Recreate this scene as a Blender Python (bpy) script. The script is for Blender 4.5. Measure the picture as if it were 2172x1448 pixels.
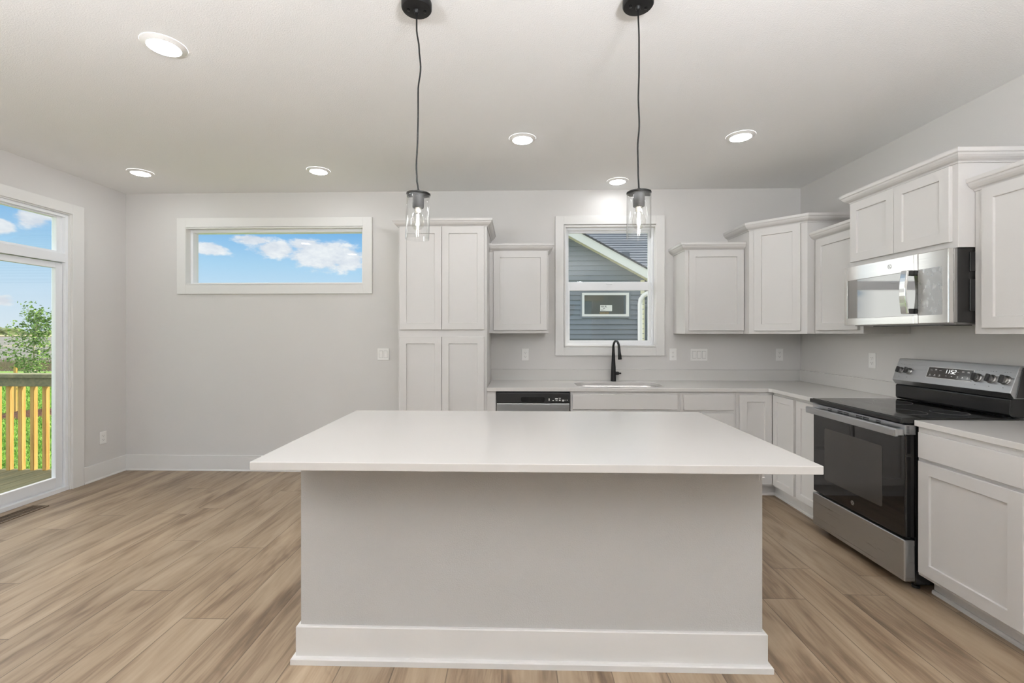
import bpy, bmesh, math, random
from mathutils import Vector, Matrix
for o in list(bpy.data.objects):
    bpy.data.objects.remove(o)
SC = bpy.context.scene
COL = SC.collection
random.seed(7)

# ------------------------------------------------------------------ camera
FOC = 960.0                      # focal length in pixels of the 2172 px wide frame
cam = bpy.data.cameras.new('camera')
cam.sensor_fit = 'HORIZONTAL'
cam.sensor_width = 36.0
cam.lens = 36.0 * FOC / 2172.0
cam.shift_x = (1086.0 - 1070.47) / 2172.0
cam.shift_y = -(724.0 - 706.0) / 2172.0
cam.clip_start = 0.05
cam.clip_end = 2000
camo = bpy.data.objects.new('camera', cam)
COL.objects.link(camo)
camo.location = (0, 0, 1.375)
camo.rotation_euler = (math.radians(90), 0, math.atan(0.0265957))
SC.camera = camo

SC.view_settings.view_transform = 'Standard'
SC.view_settings.look = 'None'
SC.view_settings.gamma = 1
SC.view_settings.use_curve_mapping = False
SC.view_settings.exposure = 0.0

LENS_E = 58.0        # recessed lights of the kitchen
LENS_FILL = 46.0       # added unseen recessed fill lights behind the viewer
FILL_GLOBE_E = 235.0        # added unseen fill globes behind the camera
SUN_E = 6.0
FILL_BANK_E = 9.0  # added out-of-view sky patch, brightens the room


def lin(c):
    c = c / 255.0
    return c / 12.92 if c <= 0.04045 else ((c + 0.055) / 1.055) ** 2.4


def S(r, g, b):
    return (lin(r), lin(g), lin(b), 1.0)


# ------------------------------------------------------------------ node helper
class NT:
    def __init__(self, tree):
        self.t = tree

    def n(self, typ, _props=None, **ins):
        nd = self.t.nodes.new(typ)
        if _props:
            for k, v in _props.items():
                setattr(nd, k, v)
        for k, v in ins.items():
            key = int(k[1:]) if k[0] == 'i' and k[1:].isdigit() else k.replace('_', ' ')
            self.put(nd.inputs[key], v)
        return nd

    def put(self, sock, v):
        if isinstance(v, bpy.types.NodeSocket):
            self.t.links.new(v, sock)
        else:
            sock.default_value = v

    def m(self, op, a, b=0.0, c=0.0, clamp=False):
        nd = self.t.nodes.new('ShaderNodeMath')
        nd.operation = op
        nd.use_clamp = clamp
        self.put(nd.inputs[0], a); self.put(nd.inputs[1], b); self.put(nd.inputs[2], c)
        return nd.outputs[0]

    def xyz(self, x, y, z=0.0):
        nd = self.n('ShaderNodeCombineXYZ', i0=x, i1=y, i2=z)
        return nd.outputs[0]

    def noise(self, vec, scale=1.0, detail=2.0, rough=0.5, dist=0.0):
        nd = self.n('ShaderNodeTexNoise', Vector=vec, Scale=scale, Detail=detail, Roughness=rough, Distortion=dist)
        return nd.outputs[0]

    def ramp(self, fac, stops, interp='LINEAR'):
        nd = self.n('ShaderNodeValToRGB', Fac=fac)
        r = nd.color_ramp
        r.interpolation = interp
        while len(r.elements) < len(stops):
            r.elements.new(0.5)
        for e, (p, c) in zip(r.elements, stops):
            e.position = p
            e.color = c if len(c) == 4 else (*c, 1)
        return nd.outputs[0]

    def mix(self, fac, a, b, blend='MIX'):
        nd = self.t.nodes.new('ShaderNodeMix')
        nd.data_type = 'RGBA'
        nd.blend_type = blend
        self.put(nd.inputs[0], fac); self.put(nd.inputs[6], a); self.put(nd.inputs[7], b)
        return nd.outputs[2]

    def maprange(self, v, a, b, c=0.0, d=1.0, smooth=False):
        nd = self.t.nodes.new('ShaderNodeMapRange')
        if smooth:
            nd.interpolation_type = 'SMOOTHSTEP'
        for i, x in enumerate((v, a, b, c, d)):
            self.put(nd.inputs[i], x)
        return nd.outputs[0]


# ------------------------------------------------------------------ world: blue sky with small clouds
world = bpy.data.worlds.new('sky')
SC.world = world
world.use_nodes = True
wt = world.node_tree
wt.nodes.clear()
W = NT(wt)
tc = W.n('ShaderNodeTexCoord').outputs['Generated']
sep = W.n('ShaderNodeSeparateXYZ', Vector=tc)
sx, sy, sz = sep.outputs
az = W.m('ARCTAN2', sx, sy)
sky = W.ramp(W.m('MAXIMUM', sz, 0.0), [(0.0, S(226, 238, 248)), (0.07, S(204, 228, 248)), (0.13, S(176, 216, 245)),
                                       (0.2, S(130, 188, 238)), (0.3, S(140, 185, 230)), (1.0, S(110, 150, 205))])
blob = None
for (a0, z0, wa, wz) in [(-0.404, 0.157, 0.074, 0.029), (-0.495, 0.163, 0.038, 0.016), (-0.363, 0.152, 0.042, 0.026),
                         (-0.439, 0.175, 0.031, 0.013), (-0.604, 0.154, 0.026, 0.012), (-0.535, 0.177, 0.034, 0.010),
                         (-0.866, 0.156, 0.014, 0.011), (-0.832, 0.172, 0.023, 0.015), (-0.866, 0.048, 0.015, 0.008),
                         (-0.90, 0.07, 0.03, 0.012), (-0.71, 0.10, 0.05, 0.13)]:
    da = W.m('DIVIDE', W.m('SUBTRACT', az, a0), wa)
    dz = W.m('DIVIDE', W.m('SUBTRACT', sz, z0), wz)
    r2 = W.m('ADD', W.m('MULTIPLY', da, da), W.m('MULTIPLY', dz, dz))
    g = W.m('POWER', 2.718, W.m('MULTIPLY', r2, -0.7))
    blob = g if blob is None else W.m('MAXIMUM', blob, g)
nv = W.xyz(W.m('MULTIPLY', az, 1.0), W.m('MULTIPLY', sz, 2.0), 0.3)
puff = W.noise(nv, scale=26.0, detail=6.0, rough=0.6)
big = W.noise(nv, scale=4.2, detail=4.0, rough=0.55)
wide = W.maprange(sz, 0.24, 0.34, 0.0, 1.0)
bgc = W.m('MULTIPLY', W.maprange(big, 0.30, 0.5, 0.0, 1.0), wide)
dens = W.m('ADD', W.m('MAXIMUM', blob, bgc), W.m('MULTIPLY', W.m('SUBTRACT', puff, 0.5), 1.3))
fill_bank = W.m('MULTIPLY', W.maprange(az, -0.97, -1.10, 0.0, 1.0), W.maprange(az, -2.05, -1.9, 0.0, 1.0))
fill_bank = W.m('MULTIPLY', fill_bank, W.m('MULTIPLY', W.maprange(sz, -0.01, 0.03, 0.0, 1.0), W.maprange(sz, 0.45, 0.6, 1.0, 0.0)))
inner = W.m('MULTIPLY', W.maprange(W.m('ABSOLUTE', W.m('SUBTRACT', az, -0.71)), 0.05, 0.085, 1.0, 0.0), W.maprange(sz, 0.2, 0.28, 1.0, 0.0))
dens = W.m('ADD', dens, W.m('ADD', W.m('MULTIPLY', fill_bank, 1.2), W.m('MULTIPLY', inner, 1.0)))
cl = W.maprange(dens, 0.36, 0.72, 0.0, 1.0, smooth=True)
ccol = W.mix(W.maprange(puff, 0.35, 0.65, 0, 1), S(222, 226, 236), S(250, 250, 252))
ccol = W.mix(wide, ccol, (1.2, 1.19, 1.17, 1))
ccol = W.mix(inner, ccol, (1.9, 1.88, 1.85, 1))  # added unseen bright cloud that whitens the microwave's reflection
ccol = W.mix(fill_bank, ccol, (FILL_BANK_E, FILL_BANK_E * 0.99, FILL_BANK_E * 0.97, 1))   # added unseen bright bank lights the room through the patio door
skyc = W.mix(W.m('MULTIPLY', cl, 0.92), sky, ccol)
under = W.maprange(sz, -0.02, -0.005, 0.0, 1.0)
skyc = W.mix(under, S(150, 160, 120), skyc)
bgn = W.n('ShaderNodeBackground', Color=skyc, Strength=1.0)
wo = W.n('ShaderNodeOutputWorld')
wt.links.new(bgn.outputs[0], wo.inputs[0])

# ------------------------------------------------------------------ sun
sun = bpy.data.lights.new('sun', 'SUN')
sun.energy = SUN_E
sun.angle = math.radians(0.6)
sun.color = (1.0, 0.94, 0.82)
suno = bpy.data.objects.new('sun', sun)
COL.objects.link(suno)
to_sun = Vector((0.70, 0.27, 0.66))
suno.rotation_euler = to_sun.to_track_quat('Z', 'Y').to_euler()
suno.location = (20, 6, 14)


# ------------------------------------------------------------------ materials
def new_mat(name):
    m = bpy.data.materials.new(name)
    m.use_nodes = True
    nt = NT(m.node_tree)
    b = m.node_tree.nodes['Principled BSDF']
    return m, nt, b


def objco(nt):
    return nt.n('ShaderNodeTexCoord').outputs['Object']


def paint(name, col, rough=0.5, bump=0.0, bscale=120.0, spec=0.5, mottle=0.0, bdist=0.002):
    m, nt, b = new_mat(name)
    b.inputs['Base Color'].default_value = col
    b.inputs['Roughness'].default_value = rough
    b.inputs['Specular IOR Level'].default_value = spec
    co = objco(nt)
    if mottle:
        f = nt.noise(co, scale=3.0, detail=4.0)
        d = tuple(x * (1 - mottle) for x in col[:3]) + (1,)
        nt.put(b.inputs['Base Color'], nt.mix(f, d, col))
    if bump:
        h = nt.noise(co, scale=bscale, detail=3.0, rough=0.6)
        bp = nt.n('ShaderNodeBump', Strength=bump, Distance=bdist, Height=h)
        nt.put(b.inputs['Normal'], bp.outputs[0])
    return m


def metal(name, col, rough, brush=None, bstr=0.05, spread=0.1):
    m, nt, b = new_mat(name)
    b.inputs['Metallic'].default_value = 1.0
    b.inputs['Base Color'].default_value = col
    b.inputs['Roughness'].default_value = rough
    if brush:
        co = objco(nt)
        mp = nt.n('ShaderNodeMapping', Vector=co)
        mp.inputs['Scale'].default_value = brush
        f = nt.noise(mp.outputs[0], scale=1.0, detail=3.0)
        nt.put(b.inputs['Roughness'], nt.maprange(f, 0.3, 0.7, rough - spread * .5, rough + spread * .5))
        bp = nt.n('ShaderNodeBump', Strength=bstr, Distance=0.001, Height=f)
        nt.put(b.inputs['Normal'], bp.outputs[0])
    return m


def emit(name, col, e):
    m, nt, b = new_mat(name)
    b.inputs['Base Color'].default_value = (0.8, 0.8, 0.8, 1)
    b.inputs['Emission Color'].default_value = col
    b.inputs['Emission Strength'].default_value = e
    return m


def thin_glass(name, ior=1.45, tint=(1, 1, 1, 1), rough=0.0, gain=1.0):
    m = bpy.data.materials.new(name)
    m.use_nodes = True
    t = m.node_tree
    t.nodes.clear()
    nt = NT(t)
    r0 = ((ior - 1) / (ior + 1)) ** 2
    fc = nt.n('ShaderNodeLayerWeight', Blend=0.5).outputs['Facing']
    fr = nt.m('MULTIPLY_ADD', nt.m('POWER', fc, 5.0), (1 - r0) * gain, r0 * gain, clamp=True)
    tr = nt.n('ShaderNodeBsdfTransparent', Color=tint)
    gl = nt.n('ShaderNodeBsdfGlossy', Color=(1, 1, 1, 1), Roughness=rough)
    mx = nt.n('ShaderNodeMixShader', i0=fr, i1=tr.outputs[0], i2=gl.outputs[0])
    out = nt.n('ShaderNodeOutputMaterial')
    t.links.new(mx.outputs[0], out.inputs[0])
    return m


M = {}
M['wall'] = paint('wall_paint', S(216, 213, 210), 0.75, 0.25, 260.0, 0.3, bdist=0.0015)
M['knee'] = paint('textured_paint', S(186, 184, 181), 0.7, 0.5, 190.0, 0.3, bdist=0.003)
M['ceil'] = paint('ceiling_paint', S(244, 243, 241), 0.9, 0.55, 150.0, 0.1, bdist=0.004)
M['trim'] = paint('white_trim_paint', S(228, 226, 223), 0.38, 0.0)
M['cab'] = paint('white_cabinet_lacquer', S(214, 211, 208), 0.42, 0.03, 300.0)
M['vinyl'] = paint('white_vinyl', S(240, 241, 243), 0.35)
M['quartz'] = paint('white_quartz', S(214, 211, 207), 0.16, 0.0, mottle=0.02)
M['plate'] = paint('white_plastic', S(240, 238, 235), 0.3)
M['gap'] = paint('plate_gap', S(168, 165, 161), 0.6)
M['slot'] = paint('dark_slot', S(40, 38, 36), 0.6)
M['black'] = paint('matte_black_metal', S(14, 14, 14), 0.42, spec=0.35)
M['blackgloss'] = paint('gloss_black_enamel', S(20, 20, 20), 0.18)
M['blackplastic'] = paint('black_plastic', S(34, 33, 32), 0.35)
M['blackglass'] = paint('black_glass', S(16, 15, 15), 0.03, spec=0.6)
M['mwglass'] = metal('mirrored_dark_glass', (0.40, 0.395, 0.385, 1), 0.04)
M['ovenglass'] = paint('oven_window_glass', S(54, 51, 48), 0.06, spec=0.6)
M['cooktop'] = paint('cooktop_glass', S(28, 27, 26), 0.06, spec=0.9)
M['steel'] = metal('brushed_steel', (0.50, 0.51, 0.52, 1), 0.32, (2.0, 2.0, 420.0), 0.0)
M['steelh'] = metal('brushed_steel_flat', (0.60, 0.585, 0.565, 1), 0.3, (420.0, 3.0, 420.0), 0.04)
M['mirror_steel'] = metal('polished_steel', (0.74, 0.725, 0.70, 1), 0.13, (3.0, 2.0, 260.0), 0.02, 0.05)
M['film'] = metal('filmed_steel', (0.62, 0.61, 0.60, 1), 0.32, (40.0, 40.0, 22.0), 0.5, 0.25)
M['greysteel'] = metal('grey_steel', (0.42, 0.41, 0.40, 1), 0.38)
M['lens'] = emit('lamp_lens', (0.94, 0.97, 1.0, 1), LENS_E)
M['lens_dim'] = emit('lamp_lens_dimmed', (0.95, 0.975, 1.0, 1), 40.0)
M['lens_fill'] = emit('lamp_lens_bright', (0.925, 0.945, 1.0, 1), LENS_FILL)
M['globe'] = emit('fill_globe_glow', (0.925, 0.945, 1.0, 1), FILL_GLOBE_E)
M['filament'] = emit('filament_glow', (1.0, 0.94, 0.85, 1), 140.0)
M['digit'] = emit('display_digit', (1.0, 1.0, 1.0, 1), 1.6)
M['glass'] = thin_glass('window_glass', 1.45, (0.97, 0.985, 0.98, 1))
M['transom_glass'] = thin_glass('transom_glass', 1.45, (0.97, 0.985, 0.98, 1), 0.0, 0.25)
M['shade'] = thin_glass('clear_lamp_glass', 1.5, (0.97, 0.975, 0.975, 1), 0.02, 1.3)
M['bulb'] = thin_glass('bulb_glass', 1.5, (0.96, 0.955, 0.94, 1), 0.02, 1.4)
M['brass'] = metal('bulb_cap', (0.8, 0.76, 0.66, 1), 0.3)
M['register'] = paint('brown_register', S(104, 86, 66), 0.45)
M['pine'] = None
M['white_pvc'] = paint('white_exterior', S(238, 238, 240), 0.5)
M['soffit'] = paint('cream_soffit', S(226, 224, 196), 0.6)
M['siding'] = paint('blue_grey_siding', S(128, 136, 147), 0.7, 0.1, 40.0, mottle=0.06)
M['shingle'] = paint('slate_roofing', S(112, 119, 132), 0.85, 0.2, 60.0, mottle=0.15)
M['roofedge'] = paint('dark_roof_edge', S(70, 72, 78), 0.8)
M['interior_dim'] = paint('tan_room', S(150, 142, 118), 0.8, mottle=0.3)
M['paper'] = paint('paper', S(238, 238, 236), 0.7)
M['ink'] = paint('ink', S(60, 60, 66), 0.7)
M['bark'] = paint('pale_bark', S(196, 186, 168), 0.8, 0.3, 60.0)
M['mulch'] = paint('red_mulch', S(128, 84, 62), 0.9, 0.9, 45.0, mottle=0.6, bdist=0.03)
M['soil'] = None


def wood_planks():
    m, nt, b = new_mat('oak_plank_floor')
    co = objco(nt)
    s = nt.n('ShaderNodeSeparateXYZ', Vector=co)
    x, y = s.outputs[0], s.outputs[1]
    PW, PL = 0.222, 1.52
    u = nt.m('DIVIDE', nt.m('ADD', x, 50 * PW + 0.06), PW)
    row = nt.m('FLOOR', u)
    fu = nt.m('FRACT', u)
    rr = nt.n('ShaderNodeTexWhiteNoise', {'noise_dimensions': '1D'}, W=row).outputs[0]
    v = nt.m('ADD', nt.m('DIVIDE', y, PL), nt.m('MULTIPLY', rr, 7.31))
    colm = nt.m('FLOOR', v)
    fv = nt.m('FRACT', v)
    idn = nt.n('ShaderNodeTexWhiteNoise', {'noise_dimensions': '2D'}, Vector=nt.xyz(row, colm))
    pid = idn.outputs[0]
    off = nt.m('MULTIPLY', pid, 57.0)
    # broad streaks along the plank
    bx = nt.xyz(nt.m('MULTIPLY', x, 6.5), nt.m('MULTIPLY', y, 1.15), off)
    broad = nt.noise(bx, 1.0, 3.0, 0.55, 0.8)
    fine = nt.noise(nt.xyz(nt.m('MULTIPLY', x, 85.0), nt.m('MULTIPLY', y, 2.6), off), 1.0, 4.0, 0.65, 0.3)
    med = nt.noise(nt.xyz(nt.m('MULTIPLY', x, 22.0), nt.m('MULTIPLY', y, 2.2), off), 1.0, 4.0, 0.6, 1.2)
    # cathedral rings
    rn = nt.noise(nt.xyz(nt.m('MULTIPLY', x, 5.0), nt.m('MULTIPLY', y, 0.7), off), 1.0, 1.5, 0.5, 0.3)
    ring = nt.m('ABSOLUTE', nt.m('SUBTRACT', nt.m('FRACT', nt.m('MULTIPLY', rn, 17.0)), 0.5))
    ringm = nt.m('MULTIPLY', nt.maprange(ring, 0.0, 0.22, 1.0, 0.0), nt.maprange(broad, 0.38, 0.62, 0.9, 0.0))
    t = nt.m('ADD', nt.m('MULTIPLY', broad, 0.58), nt.m('ADD', nt.m('MULTIPLY', med, 0.24), nt.m('MULTIPLY', fine, 0.18)))
    base = nt.ramp(t, [(0.32, S(84, 68, 52)), (0.41, S(120, 100, 79)), (0.50, S(149, 129, 106)), (0.64, S(168, 149, 126))])
    tone = nt.maprange(pid, 0, 1, 0.9, 1.08)
    tn = nt.n('ShaderNodeCombineColor', i0=tone, i1=tone, i2=nt.m('MULTIPLY', tone, 0.995))
    base = nt.mix(1.0, base, tn.outputs[0], 'MULTIPLY')
    base = nt.mix(nt.m('MULTIPLY', ringm, 0.45), base, S(100, 80, 60))
    vo = nt.n('ShaderNodeTexVoronoi', Vector=nt.xyz(nt.m('ADD', nt.m('MULTIPLY', x, 5.0), nt.m('MULTIPLY', med, 0.5)), nt.m('MULTIPLY', y, 1.25), off), Scale=1.0)
    rare = nt.maprange(nt.n('ShaderNodeSeparateColor', Color=vo.outputs['Color']).outputs[0], 0.70, 0.74, 0.0, 1.0)
    kd = nt.m('ADD', vo.outputs['Distance'], nt.m('MULTIPLY', nt.m('SUBTRACT', fine, 0.5), 0.16))
    knot = nt.m('MULTIPLY', nt.maprange(kd, 0.06, 0.36, 1.0, 0.0, True), rare)
    base = nt.mix(nt.m('MULTIPLY', knot, 0.55), base, S(84, 66, 49))
    ex = nt.m('MULTIPLY', nt.m('MINIMUM', fu, nt.m('SUBTRACT', 1.0, fu)), PW)
    ey = nt.m('MULTIPLY', nt.m('MINIMUM', fv, nt.m('SUBTRACT', 1.0, fv)), PL)
    e = nt.m('MINIMUM', ex, ey)
    seam = nt.maprange(e, 0.0011, 0.0030, 1.0, 0.0)
    base = nt.mix(nt.m('MULTIPLY', seam, 0.75), base, S(74, 58, 44))
    nt.put(b.inputs['Base Color'], base)
    nt.put(b.inputs['Roughness'], nt.maprange(fine, 0.3, 0.7, 0.34, 0.46))
    h = nt.m('SUBTRACT', nt.m('MULTIPLY', fine, 0.25), seam)
    bp = nt.n('ShaderNodeBump', Strength=0.25, Distance=0.0012, Height=h)
    nt.put(b.inputs['Normal'], bp.outputs[0])
    return m


def pine():
    m, nt, b = new_mat('yellow_pine')
    co = objco(nt)
    mp = nt.n('ShaderNodeMapping', Vector=co)
    mp.inputs['Scale'].default_value = (30, 30, 2.0)
    f = nt.noise(mp.outputs[0], 1.0, 4.0, 0.6, 0.6)
    nt.put(b.inputs['Base Color'], nt.ramp(f, [(0.3, S(176, 132, 62)), (0.5, S(204, 164, 88)), (0.75, S(218, 182, 108))]))
    b.inputs['Roughness'].default_value = 0.75
    return m


def decking():
    m, nt, b = new_mat('green_treated_lumber')
    co = objco(nt)
    mp = nt.n('ShaderNodeMapping', Vector=co)
    mp.inputs['Scale'].default_value = (22, 2.0, 22)
    f = nt.noise(mp.outputs[0], 1.0, 4.0, 0.6, 0.6)
    nt.put(b.inputs['Base Color'], nt.ramp(f, [(0.3, S(104, 106, 82)), (0.55, S(130, 128, 98)), (0.75, S(150, 144, 110))]))
    b.inputs['Roughness'].default_value = 0.8
    return m


def lawn_mat():
    m, nt, b = new_mat('lawn_turf')
    co = objco(nt)
    f = nt.noise(co, 7.0, 6.0, 0.7)
    g = nt.noise(co, 0.6, 2.0, 0.5)
    c = nt.ramp(f, [(0.3, S(58, 92, 24)), (0.5, S(104, 150, 44)), (0.7, S(146, 188, 76))])
    c = nt.mix(nt.m('MULTIPLY', g, 0.4), c, S(150, 176, 84))
    nt.put(b.inputs['Base Color'], c)
    b.inputs['Roughness'].default_value = 0.9
    bp = nt.n('ShaderNodeBump', Strength=0.8, Distance=0.03, Height=f)
    nt.put(b.inputs['Normal'], bp.outputs[0])
    return m


def field_mat():
    m, nt, b = new_mat('ploughed_field')
    co = objco(nt)
    s = nt.n('ShaderNodeSeparateXYZ', Vector=co)
    f = nt.noise(co, 0.25, 6.0, 0.7)
    st = nt.noise(nt.xyz(nt.m('MULTIPLY', s.outputs[0], 0.02), nt.m('MULTIPLY', s.outputs[1], 0.3), 0), 1.0, 3.0)
    c = nt.ramp(nt.m('ADD', nt.m('MULTIPLY', f, 0.5), nt.m('MULTIPLY', st, 0.5)), [(0.35, S(92, 90, 86)), (0.6, S(124, 122, 116)), (0.8, S(146, 142, 130))])
    nt.put(b.inputs['Base Color'], c)
    b.inputs['Roughness'].default_value = 0.95
    return m


def leaf_mat(name, a, bcol, c2):
    m, nt, b = new_mat(name)
    co = objco(nt)
    f = nt.noise(co, 9.0, 3.0, 0.6)
    nt.put(b.inputs['Base Color'], nt.ramp(f, [(0.35, a), (0.5, bcol), (0.66, c2)]))
    b.inputs['Roughness'].default_value = 0.6
    b.inputs['Subsurface Weight'].default_value = 0.0
    return m


M['floor'] = wood_planks()
M['pine'] = pine()
M['deck'] = decking()
M['lawn'] = lawn_mat()
M['field'] = field_mat()
M['leaf'] = leaf_mat('young_leaves', S(72, 104, 44), S(112, 148, 70), S(166, 190, 104))
M['blade'] = leaf_mat('grass_blades', S(76, 118, 30), S(116, 164, 50), S(166, 206, 90))
M['weed'] = leaf_mat('dry_weeds', S(120, 108, 80), S(150, 138, 100), S(176, 162, 122))
M['hilltree'] = leaf_mat('far_trees', S(70, 88, 56), S(96, 112, 66), S(150, 150, 84))


# ------------------------------------------------------------------ mesh builder
class MB:
    def __init__(s):
        s.bm = bmesh.new()

    def face(s, pts):
        vs = [s.bm.verts.new(p) for p in pts]
        return s.bm.faces.new(vs)

    def box(s, x0, x1, y0, y1, z0, z1, T=None):
        if x0 > x1: x0, x1 = x1, x0
        if y0 > y1: y0, y1 = y1, y0
        if z0 > z1: z0, z1 = z1, z0
        P = [(x, y, z) for z in (z0, z1) for (x, y) in ((x0, y0), (x1, y0), (x1, y1), (x0, y1))]
        if T: P = [T(*p) for p in P]
        v = [s.bm.verts.new(p) for p in P]
        for f in ((0, 3, 2, 1), (4, 5, 6, 7), (0, 1, 5, 4), (1, 2, 6, 5), (2, 3, 7, 6), (3, 0, 4, 7)):
            s.bm.faces.new([v[i] for i in f])
        return s

    def prism(s, pts, a, b, T):
        """pts: closed 2-D polygon; T(u, v, w) maps to 3-D; extruded from w=a to w=b"""
        A = [s.bm.verts.new(T(p[0], p[1], a)) for p in pts]
        B = [s.bm.verts.new(T(p[0], p[1], b)) for p in pts]
        n = len(pts)
        s.bm.faces.new(list(reversed(A)))
        s.bm.faces.new(B)
        for i in range(n):
            j = (i + 1) % n
            s.bm.faces.new([A[i], A[j], B[j], B[i]])
        return s

    def lathe(s, prof, c=(0, 0, 0), seg=32, axis='z', close=False):
        rings = []
        for (r, h) in prof:
            ring = []
            for k in range(seg):
                t = 2 * math.pi * k / seg
                a, b = r * math.cos(t), r * math.sin(t)
                p = {'z': (a, b, h), 'x': (h, a, b), 'y': (a, h, b)}[axis]
                ring.append(s.bm.verts.new((p[0] + c[0], p[1] + c[1], p[2] + c[2])))
            rings.append(ring)
        for q in range(len(rings) - 1):
            for k in range(seg):
                j = (k + 1) % seg
                s.bm.faces.new([rings[q][k], rings[q][j], rings[q + 1][j], rings[q + 1][k]])
        if close:
            s.bm.faces.new(list(reversed(rings[0])))
            s.bm.faces.new(rings[-1])
        return s

    def tube(s, pts, r, seg=10, cap=True):
        pts = [Vector(p) for p in pts]
        rs = r if isinstance(r, (list, tuple)) else [r] * len(pts)
        rings = []
        up = None
        for i, p in enumerate(pts):
            d = (pts[min(i + 1, len(pts) - 1)] - pts[max(i - 1, 0)]).normalized()
            if up is None:
                up = Vector((0, 0, 1)) if abs(d.z) < 0.9 else Vector((0, 1, 0))
            a = d.cross(up).normalized()
            b = a.cross(d).normalized()
            up = b
            rings.append([s.bm.verts.new(p + (a * math.cos(2 * math.pi * k / seg) + b * math.sin(2 * math.pi * k / seg)) * rs[i]) for k in range(seg)])
        for q in range(len(rings) - 1):
            for k in range(seg):
                j = (k + 1) % seg
                s.bm.faces.new([rings[q][k], rings[q][j], rings[q + 1][j], rings[q + 1][k]])
        if cap:
            s.bm.faces.new(list(reversed(rings[0])))
            s.bm.faces.new(rings[-1])
        return s

    def sweep(s, path, prof):
        """path: plan polyline [(x,y)], outward side is to the right of travel; prof: closed [(out, z)]"""
        n = len(path)
        P = [Vector(p) for p in path]
        mit = []
        for i in range(n):
            ns = []
            if i > 0:
                d = (P[i] - P[i - 1]).normalized(); ns.append(Vector((d.y, -d.x)))
            if i < n - 1:
                d = (P[i + 1] - P[i]).normalized(); ns.append(Vector((d.y, -d.x)))
            if len(ns) == 2:
                mit.append((ns[0] + ns[1]) / (1 + ns[0].dot(ns[1])))
            else:
                mit.append(ns[0])
        rings = []
        for i in range(n):
            rings.append([s.bm.verts.new((P[i].x + mit[i].x * o, P[i].y + mit[i].y * o, z)) for (o, z) in prof])
        k = len(prof)
        for i in range(n - 1):
            for a in range(k):
                b = (a + 1) % k
                s.bm.faces.new([rings[i][a], rings[i][b], rings[i + 1][b], rings[i + 1][a]])
        s.bm.faces.new(list(reversed(rings[0])))
        s.bm.faces.new(rings[-1])
        return s

    def build(s, name, mat, parent=None, bevel=0.0, seg=2, smooth=False, origin=None):
        bm = s.bm
        bmesh.ops.recalc_face_normals(bm, faces=bm.faces)
        if parent is not None:
            org = Vector(parent.get('_o', (0, 0, 0)))
        elif origin is not None:
            org = Vector(origin)
        else:
            xs = [v.co for v in bm.verts]
            lo = Vector([min(c[i] for c in xs) for i in range(3)]); hi = Vector([max(c[i] for c in xs) for i in range(3)])
            org = Vector(((lo.x + hi.x) / 2, (lo.y + hi.y) / 2, lo.z))
        bmesh.ops.translate(bm, verts=bm.verts, vec=-org)
        me = bpy.data.meshes.new(name)
        bm.to_mesh(me)
        bm.free()
        if smooth:
            me.polygons.foreach_set('use_smooth', [True] * len(me.polygons))
            me.set_sharp_from_angle(angle=math.radians(38))
        o = bpy.data.objects.new(name, me)
        COL.objects.link(o)
        me.materials.append(mat if not isinstance(mat, str) else M[mat])
        if parent is not None:
            o.parent = parent
            o['_o'] = tuple(org)
        else:
            o.location = org
            o['_o'] = tuple(org)
        if bevel:
            md = o.modifiers.new('bevel', 'BEVEL')
            md.width = bevel
            md.segments = seg
            md.limit_method = 'ANGLE'
            md.angle_limit = math.radians(40)
            md.harden_normals = False
        return o


def tag(o, label=None, cat=None, group=None, kind=None):
    if label: o['label'] = label
    if cat: o['category'] = cat
    if group: o['group'] = group
    if kind: o['kind'] = kind
    return o


def thing(name, loc, label, cat, group=None):
    e = bpy.data.objects.new(name, None)
    e.empty_display_size = 0.1
    e.location = loc
    e['_o'] = tuple(loc)
    COL.objects.link(e)
    return tag(e, label, cat, group)


def struct(name, loc=(0, 0, 0), label=None):
    e = bpy.data.objects.new(name, None)
    e.location = loc
    e['_o'] = tuple(loc)
    COL.objects.link(e)
    e['kind'] = 'structure'
    if label: e['label'] = label
    return e


def copy_tree(o, parent=None):
    c = o.copy()
    COL.objects.link(c)
    if parent is not None:
        c.parent = parent
    for ch in [x for x in bpy.data.objects if x.parent == o and x != c]:
        copy_tree(ch, c)
    return c


# ------------------------------------------------------------------ room dimensions
D = 4.449          # back wall
XL = -3.93         # left wall
XR = 2.742         # right wall
H = 2.774          # ceiling
YB = -4.6          # wall behind the camera
T = 0.16


def wall(name, axis, pos, thick, a0, a1, z0, z1, holes, mat='wall'):
    """wall as boxes around rectangular holes (a0,a1,z0,z1); thick is signed, away from the room"""
    mb = MB()
    cuts_a = sorted({a0, a1, *[h[0] for h in holes], *[h[1] for h in holes]})
    cuts_z = sorted({z0, z1, *[h[2] for h in holes], *[h[3] for h in holes]})
    for i in range(len(cuts_a) - 1):
        run = None
        for j in range(len(cuts_z) - 1):
            ca, cz = (cuts_a[i] + cuts_a[i + 1]) / 2, (cuts_z[j] + cuts_z[j + 1]) / 2
            hole = any(h[0] < ca < h[1] and h[2] < cz < h[3] for h in holes)
            if not hole:
                if run is None: run = cuts_z[j]
                end = cuts_z[j + 1]
            if run is not None and (hole or j == len(cuts_z) - 2):
                if axis == 'y':
                    mb.box(cuts_a[i], cuts_a[i + 1], pos, pos + thick, run, end)
                else:
                    mb.box(pos, pos + thick, cuts_a[i], cuts_a[i + 1], run, end)
                run = None
    bmesh.ops.remove_doubles(mb.bm, verts=mb.bm.verts, dist=1e-5)
    return tag(mb.build(name, mat), kind='structure')


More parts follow.
